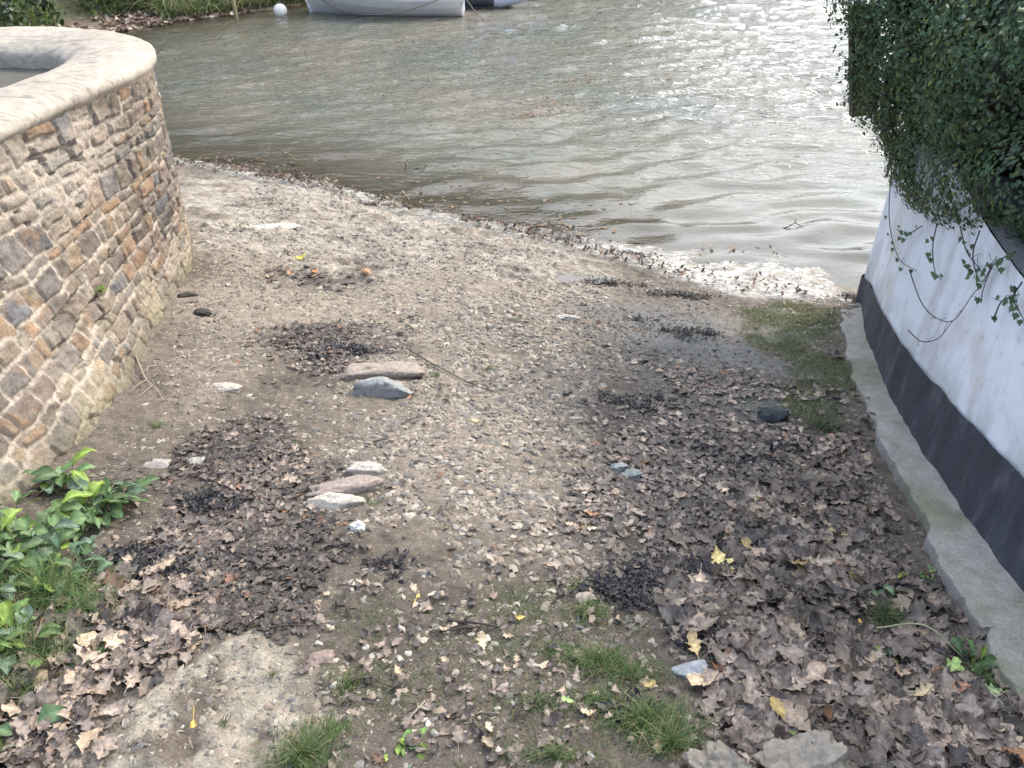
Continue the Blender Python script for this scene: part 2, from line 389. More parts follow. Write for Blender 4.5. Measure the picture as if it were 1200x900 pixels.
# puddles
pm, nt, b = new_mat("puddle_water"); b.inputs["Base Color"].default_value = (.10, .085, .07, 1); b.inputs["Roughness"].default_value = .06; b.inputs["IOR"].default_value = 1.4
bump(nt, b, noise_n(nt, 14, 2, .5, geopos(nt)), .15, .004)
for (p, rx, ry, dz) in ((PUD1, .15, .075, .004), (PUD2, .24, .12, .004)):
    n = 40; an = np.linspace(0, 2 * math.pi, n, endpoint=False)
    rr_ = 1 + .25 * np.sin(3 * an + 1) + .15 * np.sin(5 * an)
    xs = p[0] + rx * rr_ * np.cos(an); ys = p[1] + ry * rr_ * np.sin(an)
    zl = float(np.percentile(g_full(xs, ys), 30)) + dz
    mb = MB(); mb.add(np.vstack([np.stack([xs, ys, np.full(n, zl)], 1), [[p[0], p[1], zl]]]), [(i, (i + 1) % n, n) for i in range(n)])
    tag(mb.build("puddle", pm), kind="structure")

# ------------------------------------------------------------------ LEFT STONE WALL
B_OUT = np.array([(-1.95, .2), (-1.68, 1.2), (-1.52, 1.9), (-1.43, 2.45), (-1.45, 2.8), (-1.56, 3.3), (-1.68, 3.8), (-1.79, 4.25), (-1.86, 4.7), (-2.02, 5.12), (-2.35, 5.35), (-2.9, 5.42), (-4.0, 5.45), (-6.5, 5.6)])
T_OUT = np.array([(-2.45, .2), (-2.34, 1.2), (-2.24, 1.9), (-2.13, 2.45), (-2.07, 2.8), (-1.97, 3.3), (-1.875, 3.8), (-1.785, 4.2), (-1.79, 4.55), (-1.95, 4.86), (-2.25, 5.05), (-2.75, 5.13), (-3.9, 5.16), (-6.4, 5.3)])
WT = 1.55
NS = 760
Bp = smooth_path(np.c_[B_OUT, np.zeros(len(B_OUT))], NS)[:, :2]
# resample the top so that each column pairs with its base by control index
def by_index(P, n):
    Q = np.vstack([2 * P[0] - P[1], P, 2 * P[-1] - P[-2]]); out = []
    for s in np.linspace(0, len(P) - 1 - 1e-6, n):
        i = int(s); t = s - i; a, b, c, e = Q[i], Q[i + 1], Q[i + 2], Q[i + 3]
        out.append(.5 * ((2 * b) + (-a + c) * t + (2 * a - 5 * b + 4 * c - e) * t * t + (-a + 3 * b - 3 * c + e) * t ** 3))
    return np.array(out)
lenk = np.linalg.norm(np.diff(T_OUT, axis=0), axis=1); cum = np.r_[0, np.cumsum(lenk)]; LEN = cum[-1]
Bf = by_index(B_OUT, 4000); Tf = by_index(T_OUT, 4000)
arc = np.r_[0, np.cumsum(np.linalg.norm(np.diff(Tf, axis=0), axis=1))]; LEN = arc[-1]
def wall_pt(s, h):
    """s along (m), h 0..1 up"""
    bx = np.interp(s, arc, Bf[:, 0]); by = np.interp(s, arc, Bf[:, 1]); tx = np.interp(s, arc, Tf[:, 0]); ty = np.interp(s, arc, Tf[:, 1])
    z0 = g_base(bx, by) - .12
    hh = h + .10 * np.sin(math.pi * h)          # slight belly
    hh = h - .0 * h
    e = h ** .8
    return np.stack([bx + (tx - bx) * e, by + (ty - by) * e, z0 + (WT - z0) * h], -1)
smax = LEN
s_ax = np.arange(.2, smax - .02, .0075); nh = 190
s_ax = s_ax[s_ax < np.interp(11.2 / 13 * 3999, np.arange(4000), arc)]
h_ax = np.linspace(0, 1, nh)
S, H = np.meshgrid(s_ax, h_ax); S, H = S.ravel(), H.ravel()
P0 = wall_pt(S, H); dS = wall_pt(S + .01, H) - wall_pt(S - .01, H); dH = wall_pt(S, np.clip(H + .01, 0, 1)) - wall_pt(S, np.clip(H - .01, 0, 1))
nrm = np.cross(dS, dH); nrm /= np.linalg.norm(nrm, axis=1, keepdims=True) + 1e-9
if nrm[len(nrm) // 2][0] < 0 and S[len(nrm) // 2] < 3: nrm = -nrm
hm = P0[:, 2]                                     # courses run level
rs = np.random.default_rng(3)
seeds = []; zc = -.1; row = 0
while zc < WT + .1:
    rh = rs.choice([.045, .06, .075, .09, .115]); x_ = -rs.random() * .1
    while x_ < smax + .2:
        w_ = rs.uniform(.055, .19) * (1.05 if rh > .07 else .95)
        if rh > .1 and rs.random() < .35:
            seeds.append((x_ + w_ / 2, zc + rh * .25, w_, rh * .5)); seeds.append((x_ + w_ / 2 + rs.normal() * .01, zc + rh * .76, w_, rh * .5))
        else: seeds.append((x_ + w_ / 2, zc + rh / 2 + rs.normal() * .006, w_, rh))
        x_ += w_
    zc += rh
seeds = np.array(seeds)
uu = S + (fbm(S * 9, hm * 9, 91, 3) - .5) * .030; vv = hm + .02 * np.sin(S * 2.1) + (fbm(S * 8 + 4, hm * 10, 92, 3) - .5) * .028
d1 = np.full(len(S), 9.); d2 = np.full(len(S), 9.); idn = np.zeros(len(S), int)
for i, (sx_, sz_, sw, sh) in enumerate(seeds):
    sel = np.nonzero((np.abs(uu - sx_) < .26) & (np.abs(vv - sz_) < .17))[0]
    if len(sel) == 0: continue
    du = np.abs(uu[sel] - sx_) - sw / 2; dv = np.abs(vv[sel] - sz_) - sh / 2
    r_ = .012
    q = np.hypot(np.maximum(du + r_, 0), np.maximum(dv + r_, 0)) + np.minimum(np.maximum(du + r_, dv + r_), 0) - r_
    better = q < d1[sel]; k = sel[better]
    d2[k] = d1[k]; d1[k] = q[better]; idn[k] = i
    k2 = sel[~better]; d2[k2] = np.minimum(d2[k2], q[~better])
gap = np.clip((d2 - d1) * .5, 0, .1)
low = sstep(.95, .35, hm - .1 * (3 - P0[:, 1]))
wash = fbm(S * 2.2, hm * 2.2, 95, 4)               # where mortar smears over the stones
jw = .003 + .007 * fbm(S * 6, hm * 6, 96, 2) + .010 * sstep(.55, .8, wash)
k = sstep(jw * .6, jw * 1.15 + .004, gap)
rs2 = np.random.default_rng(8); sid = rs2.random((len(seeds), 4))
tilt = (sid[idn, 0] - .5)
disp = k * (.002 + .006 * sid[idn, 1]) + k * tilt * (uu - seeds[idn, 0]) * .12 + (fbm(S * 26, hm * 34, 97, 4) - .5) * .015 + (fbm(S * 75, hm * 75, 98, 2) - .5) * .007 * (1.2 - .5 * k)
disp += .012 * (fbm(S * 1.6, hm * 1.6, 99, 2) - .5)
# small dark holes where mortar has dropped out
hole = (vnoise(S * 14, hm * 14, 101) > .86) & (k < .4); disp = np.where(hole, disp - .03, disp)
edge = (1 - k) * sstep(.52, .7, vnoise(S * 9, hm * 9, 103)); disp -= edge * .012 + .007 * np.exp(-((gap - jw) / .004) ** 2) * (fbm(S * 11, hm * 11, 119, 3) > .47)
P1 = P0 + nrm * disp[:, None]
pal = np.array([(.205, .16, .12), (.235, .185, .135), (.15, .122, .10), (.135, .128, .125), (.25, .165, .105), (.24, .20, .15), (.175, .135, .11), (.195, .15, .12), (.165, .14, .12)])
pid = (sid[:, 2] * len(pal)).astype(int); scol = pal[pid] * (.66 + .4 * sid[:, 3])[:, None]
c_m = np.array([.37, .31, .245])[None] * (.78 + .4 * fbm(S * 12, hm * 12, 105, 3))[:, None]
cs = scol[idn] * (.5 + 1.0 * fbm(S * 22 + sid[idn, 0] * 40, hm * 40, 106, 4))[:, None]
rust = sstep(.55, .7, fbm(S * 10, hm * 10, 107, 3)) * (sid[idn, 1] > .55); cs = lerp(cs, np.array([.36, .20, .085]), rust * .3)
cw = lerp(c_m, cs, k * (1 - .55 * sstep(.5, .7, wash)) * (1 - .3 * low))
cw = lerp(cw, np.array([.44, .375, .235]), .8 * low * sstep(.38, .6, fbm(S * 3, hm * 5, 108, 4)))   # yellowish bloom low on the wall
cw = cw * (1 - .45 * np.exp(-((gap - jw) / .0035) ** 2) * (fbm(S * 11, hm * 11, 119, 3) > .47))[:, None]      # open joints, their shadow darkened into the colour
cw = lerp(cw, np.array([.10, .09, .05]), sstep(.12, -.02, P0[:, 2] - g_base(P0[:, 0], P0[:, 1])) * .6)
wall = thing("stone_wall", (-2.0, 3.4, .5), "curved brown rubble stone wall with a rounded pale cement coping beside the slipway", "wall")
mb = MB(); mb.add(P1, grid_faces(len(s_ax), nh), cw); mb.build("stone_facing", vcol_mat("wall_stone", .88, .38, 95, .9, .25, .004), wall)
# coping: rounded cement section swept along the top edge
n = 420; cs_ax = np.linspace(.2, s_ax[-1], n)
tx = np.interp(cs_ax, arc, Tf[:, 0]); ty = np.interp(cs_ax, arc, Tf[:, 1])
tg = np.stack([np.gradient(tx), np.gradient(ty)], 1); tg /= np.linalg.norm(tg, axis=1, keepdims=True); nr = np.stack([tg[:, 1], -tg[:, 0]], 1)  # outward
for _ in range(40): nr[1:-1] = (nr[:-2] + nr[1:-1] + nr[2:]) / 3; nr /= np.linalg.norm(nr, axis=1, keepdims=True)
prof = [(-.02, -.06), (.006, -.02), (.026, -.004), (.030, .016), (.012, .036), (-.03, .052), (-.10, .062), (-.19, .062), (-.28, .052), (-.35, .032), (-.39, .005), (-.40, -.03), (-.39, -.30)]
prof = smooth_path(np.c_[np.array(prof), np.zeros(len(prof))], 44)[:, :2]
V = np.zeros((len(prof), n, 3))
for j, (o_, z_) in enumerate(prof):
    wv = .010 * (fbm(cs_ax * 3, np.full(n, j * .15), 111, 3) - .5) + .006 * (fbm(cs_ax * 14, np.full(n, j * .5), 113, 3) - .5)
    jag = -.028 * fbm(cs_ax * 7, np.zeros(n), 117, 3) if j < 5 else 0
    V[j, :, 0] = tx + nr[:, 0] * (o_ + wv); V[j, :, 1] = ty + nr[:, 1] * (o_ + wv); V[j, :, 2] = WT + z_ + wv * 1.6 + (jag if j < 5 else 0) * (1 - j / 5)
V = V.reshape(-1, 3)
mb = MB(); cc = np.array([.355, .305, .245])[None] * (.85 + .3 * fbm(V[:, 0] * 5, V[:, 1] * 5, 121, 4))[:, None]
mb.add(V, grid_faces(n, len(prof)), cc)
m, nt, b = new_mat("coping_cement"); L = nt.links; pos = geopos(nt); a = N(nt, "ShaderNodeAttribute", attribute_name="col")
na = noise_n(nt, 18, 8, .7, pos); mpn = N(nt, "ShaderNodeMapping"); mpn.inputs["Scale"].default_value = (6, 60, 20); mpn.inputs["Rotation"].default_value = (0, 0, R(38)); L.new(pos, mpn.inputs[0])
nb = noise_n(nt, 1.2, 4, .6, mpn.outputs[0], .5)
r = ramp(nt, [(.3, (.72,) * 3), (.6, (1.1,) * 3)]); L.new(na, r.inputs[0]); rb = ramp(nt, [(.3, (.55,) * 3), (.5, (1.05,) * 3)]); L.new(nb, rb.inputs[0])
L.new(mixc(nt, mixc(nt, a.outputs["Color"], r.outputs[0], 1.0, 'MULTIPLY'), rb.outputs[0], 1.0, 'MULTIPLY'), b.inputs["Base Color"]); b.inputs["Roughness"].default_value = .85; b.inputs["Specular IOR Level"].default_value = .3
q = bump(nt, b, na, .6, .01); bump(nt, b, nb, .4, .004, q)
mb.build("coping", m, wall)
# soil level behind the wall
mb = MB(); X, Y = np.meshgrid(np.linspace(-9, -2.15, 150), np.linspace(-2, 4.95, 150)); X = X.ravel(); Y = Y.ravel()
rim = np.interp(Y, Tf[:, 1][:2600], Tf[:, 0][:2600]) - .18; X = np.minimum(X, rim)
mb.add(np.stack([X, Y, WT - .10 + .05 * fbm(X * 4, Y * 4, 131, 3)], 1), grid_faces(150, 150), np.array([.085, .078, .062]))
tag(mb.build("terrace_soil", M['gravel']), kind="structure")

# ------------------------------------------------------------------ RIGHT: ledge, white wall
LE_PX = [(988, 356), (984, 372), (990, 400), (995, 432), (1014, 478), (1030, 520), (1052, 560), (1075, 600), (1092, 640), (1112, 682), (1150, 752), (1200, 832), (1260, 930), (1330, 1060)]
WB_PX = [(1013, 355), (1016, 378), (1027, 413), (1050, 465), (1084, 520), (1120, 572), (1157, 625), (1206, 690), (1300, 800), (1415, 930)]
ledge_out = smooth_path(np.array([on_px(*p) for p in LE_PX]), 200); base_in = smooth_path(np.array([at_px(*p, off=.045) for p in WB_PX]), 200)
by_ = base_in[::-1]
def wbx(y): return np.interp(y, base_in[::-1, 1], base_in[::-1, 0])
def lox(y): return np.interp(y, ledge_out[::-1, 1], ledge_out[::-1, 0])
yl = np.linspace(max(base_in[-1, 1], ledge_out[-1, 1]) - .0, 4.74, 340); nu = 46
uu = np.r_[0, .002, .012, .016, .022, np.linspace(.05, 1, nu - 5)]; V = []; 
for u in uu:
    xo = lox(yl) + .03 * (fbm(yl * 9, yl * 0, 141, 4) - .5) * 2 + .010 * (fbm(yl * 24, yl * 0, 142, 3) - .5); xi = wbx(yl) + .05
    x = xo + (xi - xo) * u
    z = g_base(np.minimum(x, xo + .05), yl) + .034 + .016 * (fbm(x * 7, yl * 7, 143, 4) - .5) * 2 + .01 * u
    drop = (.14 if u == 0 else .03 if u == .002 else .006 if u < .014 else 0); z = z - drop - .012
    V.append(np.stack([x, yl, z], 1))
V = np.array(V).reshape(-1, 3)
cc = lerp(np.broadcast_to(np.array([.31, .292, .255]), (len(V), 3)), np.array([.20, .205, .135]), sstep(.45, .65, fbm(V[:, 0] * 3, V[:, 1] * 3, 145, 4)) * .8) * (.8 + .4 * fbm(V[:, 0] * 25, V[:, 1] * 25, 147, 3))[:, None]
mb = MB(); mb.add(V, grid_faces(len(yl), nu), cc)
led = mb.build("concrete_ledge", vcol_mat("ledge_concrete", .9, .3, 110, .8, .25, .003), origin=(1.5, 3, .4))
tag(led, "rough mossy concrete ledge running along the foot of the white wall", "ledge")
# white rendered wall with black plinth
ww = thing("rendered_wall", (2.0, 3.2, .4), "white rendered garden wall with a worn black painted plinth below the hedge", "wall")
YE = 4.80; ZT = 1.30
def face_x(y, h):      # h above the base
    f = sstep(4.95, 4.2, y)
    return wbx(y) + (.03 + .075 * f) * (h / .9) * 1.0
ys = np.linspace(-.8, YE, 300); 
def basez(y): return g_base(wbx(y), y) + .04
def plh(y): return np.interp(y, [1.2, 2.2, 3.2, 4.8], [.30, .265, .22, .15])
def skin(z0f, z1f, off, nz_, name, mat, colf, seed):
    V = []
    for t in np.linspace(0, 1, nz_):
        z = z0f(ys) + (z1f(ys) - z0f(ys)) * t + (t > .9) * (nz_ < 30) * (.010 * (fbm(ys * 6, ys * 0, 167, 4) - .5) * 2); h = z - basez(ys)
        x = face_x(ys, h) - off + .012 * (fbm(ys * 4, z * 4, seed, 3) - .5)
        V.append(np.stack([x, ys, z], 1))
    # return leg round the far corner
    V = np.array(V); nx = np.linspace(.02, 6, 90)
    R_ = []
    for j in range(nz_):
        p = V[j, -1]; rr = .06
        xs = p[0] + nx; yy = p[1] + rr * (1 - np.exp(-nx / .03)) + .012 * (fbm(xs * 4, np.full(90, p[2] * 4), seed + 1, 3) - .5) + off * 0
        R_.append(np.stack([xs, yy, np.full(90, p[2])], 1))
    V = np.concatenate([V, np.array(R_)], 1); nn = V.shape[1]; V = V.reshape(-1, 3)
    mb = MB(); mb.add(V, grid_faces(nn, nz_), colf(V)); return mb.build(name, mat, ww)
def cw_(V):
    z = V[:, 2]; c = np.broadcast_to(np.array([.84, .85, .86]), (len(V), 3)).copy()
    st = sstep(.52, .74, fbm(V[:, 1] * 7, z * 3.0, 151, 5)); c = lerp(c, np.array([.52, .50, .46]), st * .45)
    sp_ = sstep(.72, .82, fbm(V[:, 1] * 40, z * 34, 153, 4)); c = lerp(c, np.array([.36, .35, .33]), sp_ * .4); c = lerp(c, np.array([.55, .42, .28]), sstep(.66, .8, fbm(V[:, 1] * 3 + 8, z * 2.2, 155, 4)) * .4)
    c = lerp(c, np.array([.42, .42, .38]), .5 * sstep(.16, .0, z - basez(V[:, 1]) - plh(V[:, 1])) * sstep(.35, .6, fbm(V[:, 1] * 9, z * 6, 157, 4)))
    return c
m, nt, b = new_mat("white_render"); L = nt.links; pos = geopos(nt); a = N(nt, "ShaderNodeAttribute", attribute_name="col")
mpn = N(nt, "ShaderNodeMapping"); mpn.inputs["Scale"].default_value = (9, 9, 3.2); L.new(pos, mpn.inputs[0])
ng = noise_n(nt, 1.5, 8, .72, mpn.outputs[0]); nf = noise_n(nt, 45, 5, .7, pos); r = ramp(nt, [(.30, (.70, .69, .67)), (.44, (.95, .95, .95)), (.6, (1, 1, 1))]); L.new(ng, r.inputs[0])
sk = ramp(nt, [(.28, (.35, .35, .35)), (.34, (1, 1, 1))]); L.new(nf, sk.inputs[0])
L.new(mixc(nt, mixc(nt, a.outputs["Color"], r.outputs[0], .7, 'MULTIPLY'), sk.outputs[0], .6, 'MULTIPLY'), b.inputs["Base Color"]); b.inputs["Roughness"].default_value = .8
q = bump(nt, b, nf, .5, .004); bump(nt, b, ng, .6, .015, q)
skin(lambda y: basez(y) + plh(y) - .02, lambda y: np.full_like(y, ZT) - .06 * sstep(3.6, 4.8, y) - .0 * y, .0, 60, "render_face", m, cw_, 161)
m, nt, b = new_mat("black_plinth"); L = nt.links; pos = geopos(nt)
mpn = N(nt, "ShaderNodeMapping"); mpn.inputs["Scale"].default_value = (7, 7, 2.5); L.new(pos, mpn.inputs[0])
ng = noise_n(nt, 1.4, 7, .68, mpn.outputs[0]); nf = noise_n(nt, 60, 5, .7, pos)
r = ramp(nt, [(.35, (.026, .029, .036)), (.55, (.048, .052, .062)), (.72, (.12, .12, .125))]); L.new(ng, r.inputs[0]); L.new(r.outputs[0], b.inputs["Base Color"]); b.inputs["Roughness"].default_value = .8
q = bump(nt, b, nf, .5, .004); bump(nt, b, ng, .4, .01, q)
skin(lambda y: basez(y) - .08, lambda y: basez(y) + plh(y), .014, 26, "plinth", m, lambda V: np.ones(3), 165)
# plinth lip + wall top
mb = MB(); yy = ys; V = []
for t in (0, 1): 
    z = basez(ys) + plh(ys); V.append(np.stack([face_x(ys, plh(ys)) - .014 + .004 + (.03 * t), ys, z - .001 + 0 * ys], 1))
V = []
for t in np.linspace(0, 1, 24):
    z = np.full_like(ys, ZT) - .06 * sstep(3.6, 4.8, ys); x0 = face_x(ys, z - basez(ys)) + .006
    x = x0 + t * .5; V.append(np.stack([x, ys, z + .03 * min(1, t * 14) + .02 * (fbm(x * 8, ys * 8, 171, 3) - .5) * min(1, t * 10)], 1))
V = np.array(V).reshape(-1, 3); mb = MB(); mb.add(V, grid_faces(len(ys), 24), np.array([.17, .17, .165])); mb.build("wall_top", M['stone'], ww)
mb = MB(); X, Y = np.meshgrid(np.linspace(2.0, 8, 80), np.linspace(-1.5, 4.8, 80)); X = X.ravel(); Y = Y.ravel(); X = np.maximum(X, face_x(Y, .9 + 0 * Y) + .42)
mb.add(np.stack([X, Y, 1.24 + .06 * fbm(X * 3, Y * 3, 173, 3)], 1), grid_faces(80, 80), np.array([.05, .045, .035])); tag(mb.build("garden_soil", M['gravel']), kind="structure")

# ------------------------------------------------------------------ HEDGE
def leaf_cards(centers, dirs, size, cols, fold=.25, aspect=.62, rs=rng, k=6):
    """small pointed oval leaves, 6-gon fan folded along the rib; vectorised"""
    n = len(centers); d = dirs / (np.linalg.norm(dirs, axis=1, keepdims=True) + 1e-9)
    r = rs.normal(size=(n, 3)); u = np.cross(d, r); u /= np.linalg.norm(u, axis=1, keepdims=True) + 1e-9; w = np.cross(d, u)
    L_ = size[:, None]; 
    pts = [(-.5, 0, 0), (-.15, .5 * aspect, fold), (.25, .42 * aspect, fold * .8), (.55, 0, -.1), (.25, -.42 * aspect, fold * .8), (-.15, -.5 * aspect, fold)]
    V = np.stack([centers + L_ * (a * u + b_ * w + c * aspect * .5 * d) for a, b_, c in pts], 1).reshape(-1, 3)
    base = (np.arange(n) * 6)[:, None]
    Fq = np.concatenate([base + np.array([[0, 3, 2, 1]]), base + np.array([[0, 5, 4, 3]])]).astype(np.int64)
    return V, Fq, np.repeat(cols, 6, axis=0)
ELL = [((2.42, 4.7, 2.02), (.88, .5, .6)), ((2.4, 4.62, 1.5), (.70, .5, .45)), ((2.36, 4.6, 1.25), (.46, .42, .35)), ((2.42, 4.3, 1.22), (.40, .5, .33)), ((2.4, 4.0, 1.88), (.80, .6, .65)), ((2.30, 3.75, 1.42), (.56, .5, .34)),
       ((2.3, 3.3, 1.87), (.78, .6, .58)), ((2.25, 3.1, 1.62), (.52, .55, .30)), ((2.25, 2.7, 2.0), (.78, .6, .48)), ((2.2, 2.35, 1.85), (.55, .5, .32)), ((2.2, 2.0, 2.1), (.72, .7, .55)), ((2.2, 1.2, 2.1), (.62, .7, .55)), ((2.3, .5, 2.0), (.55, .7, .6)),
       ((3.0, 4.3, 1.9), (.8, .8, .75)), ((3.0, 3.2, 2.0), (.8, 1., .75)), ((3.0, 2.0, 2.0), (.8, 1., .75)), ((2.08, 4.2, 1.13), (.22, .45, .22)), ((1.98, 3.75, 1.24), (.25, .55, .22)), ((1.94, 3.32, 1.36), (.26, .42, .22)), ((1.90, 2.95, 1.52), (.30, .42, .22)), ((2.2, 4.6, 1.8), (.55, .4, .6)), ((2.16, 4.5, 1.35), (.30, .35, .36)), ((2.1, 4.0, 1.4), (.30, .5, .3))]
pts = []; dr = []
for (c, r) in ELL:
    c = np.array(c); r = np.array(r); area = (r[0] * r[1] + r[0] * r[2] + r[1] * r[2]); k = int(area * 17000)
    v = rng.normal(size=(k, 3)); v /= np.linalg.norm(v, axis=1, keepdims=True)
    lump = 1 + .28 * (fbm(v[:, 0] * 3 + c[1] * 5, v[:, 1] * 3 + v[:, 2] * 3.7, 181, 3) - .5) + .14 * (fbm(v[:, 1] * 11 + c[1] * 5, v[:, 2] * 11 + v[:, 0] * 8, 183, 2) - .5)
    rad = lump * (1 - .22 * rng.random(k) ** 1.6); p = c + v * r * rad[:, None]
    pts.append(p); dr.append(v / r + rng.normal(size=(k, 3)) * .55 + np.array([-.2, -.1, .35]))
pts = np.concatenate(pts); dr = np.concatenate(dr)
keep = np.ones(len(pts), bool)
for (c, r) in ELL:
    q = (((pts - np.array(c)) / np.array(r)) ** 2).sum(1); keep &= q > .58
keep &= ~((pts[:, 1] > 5.35)) & (pts[:, 2] > .88)
keep &= ~((pts[:, 1] < 2.9) & (pts[:, 2] < 1.33)); 
keep &= pts[:, 1] > .2
clump = fbm(pts[:, 1] * 6, pts[:, 2] * 6, 187, 2); keep &= (clump + .3 * rng.random(len(pts)) > .33)
pts = pts[keep]; dr = dr[keep]
hc = np.array([.056, .100, .044])[None] * (.55 + .9 * rng.random(len(pts)))[:, None]
yng = rng.random(len(pts)) < (.05 + .16 * sstep(.5, .7, fbm(pts[:, 1] * 3, pts[:, 2] * 3, 189, 2))); hc[yng] = np.array([.16, .20, .055]) * (.7 + .5 * rng.random(yng.sum()))[:, None]
hedge = thing("hedge", (2.4, 3.4, 1.25), "tall dense dark green small-leaved hedge overhanging the white wall", "hedge")
V, Fq, cc = leaf_cards(pts, dr, .014 + .013 * rng.random(len(pts)), hc)
mb = MB(); mb.add(V, Fq, cc); mb.build("foliage", M['hedge'], hedge, smooth=False)
mb = MB()       # inner twigs, plus an added solid dark core painted as the shade inside
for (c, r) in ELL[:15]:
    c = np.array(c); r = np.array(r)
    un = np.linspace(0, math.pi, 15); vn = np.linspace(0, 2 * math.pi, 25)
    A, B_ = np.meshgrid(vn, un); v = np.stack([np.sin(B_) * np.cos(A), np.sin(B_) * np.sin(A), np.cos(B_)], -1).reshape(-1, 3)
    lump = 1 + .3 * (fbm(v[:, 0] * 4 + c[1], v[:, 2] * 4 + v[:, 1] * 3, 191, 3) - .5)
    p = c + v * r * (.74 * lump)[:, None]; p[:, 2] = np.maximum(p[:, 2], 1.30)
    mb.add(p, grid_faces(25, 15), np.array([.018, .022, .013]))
for i in range(160):
    c, r = ELL[rnd.randrange(len(ELL) - 1)]; c = np.array(c); r = np.array(r)
    v = rng.normal(size=3); v /= np.linalg.norm(v); a_ = c + v * r * .6; b2 = c + v * r * (1.0 + .12 * rnd.random()) + rng.normal(size=3) * .06
    if b2[2] < 1.1 or b2[1] > 5.3: continue
    m_ = (a_ + b2) / 2 + rng.normal(size=3) * .05
    tube(mb, smooth_path([a_, m_, b2], 6), np.linspace(.005, .0015, 6), 4, (.07, .055, .045))
mb.build("branches_and_dark_core", M['twig'], hedge)
for i in range(5):
    x0, y0 = 2.45 + .15 * rnd.random(), .9 + i * .85
    mb = MB(); tube(mb, smooth_path([(x0, y0, 1.2), (x0 - .04, y0 + .05, 1.5), (x0 - .08, y0 - .02, 1.9)], 8), np.linspace(.03, .018, 8), 8, (.08, .065, .05)); mb.build("trunk", M['twig'], hedge)
# loose sprigs that stand out of the hedge's water-side outline
def sprig(p0, p1, sag, nl, size, name, label, cat, group, leafcol=(.06, .10, .045), ivy=False, rad=.0022, scol=(.06, .05, .045)):
    p0 = np.array(p0, float); p1 = np.array(p1, float); mid = (p0 + p1) / 2 + np.array(sag)
    path = smooth_path([p0, p0 * .6 + mid * .4 + rng.normal(size=3) * .01, mid, p1 * .55 + mid * .45 + rng.normal(size=3) * .01, p1], 26)
    t = thing(name, p0, label, cat, group)
    mb = MB(); tube(mb, path, np.linspace(rad, rad * .5, 26), 5, scol); mb.build("stem", M['twig'], t)
    mb = MB()
    for j in range(nl):
        q = path[int((.12 + .86 * (j + .5) / nl) * 25)] + rng.normal(size=3) * .006
        if ivy: ivy_leaf(mb, q, size * rnd.uniform(.6, 1.15), leafcol)
        else:
            V, Fq, cc = leaf_cards(q[None], rng.normal(size=(1, 3)) + np.array([[-.5, -.5, .3]]), np.array([size * rnd.uniform(.7, 1.2)]), np.array([leafcol]) * rnd.uniform(.7, 1.3)); mb.add(V, [tuple(r) for r in Fq], cc)
    if nl: mb.build("foliage", M['hedge'] if not ivy else M['green'], t, smooth=False)
    return t
def ivy_leaf(mb, p, s, col):
    prof = [(0, 0), (.18, .30), (.02, .62), (.34, .42), (.52, .52), (.62, .28), (1.05, 0), (.62, -.28), (.52, -.52), (.34, -.42), (.02, -.62), (.18, -.30)]
    v = np.array([(a, b_, .12 * abs(b_)) for a, b_ in prof] + [(.4, 0, -.02)])
    n_ = len(prof); mrot = rotmat(rnd.uniform(-.5, .5), R(55) + rnd.uniform(-.5, .5), rnd.uniform(0, 6.28))
    # face outwards (-x) and hang down
    az = math.pi + rnd.uniform(-.7, .7)
    down = np.array([rnd.uniform(-.4, .2), rnd.uniform(-.7, .7), -1]); down /= np.linalg.norm(down)
    out = np.array([-1, rnd.uniform(-.8, .2), rnd.uniform(.1, .9)]); out -= down * (out @ down); out /= np.linalg.norm(out); w = np.cross(down, out)
    v = p + s * (v[:, :1] * down + v[:, 1:2] * w + v[:, 2:] * out)
    c = np.array(col) * rnd.uniform(.7, 1.35)
    mb.add(v, [(i, (i + 1) % n_, n_) for i in range(n_)], c)

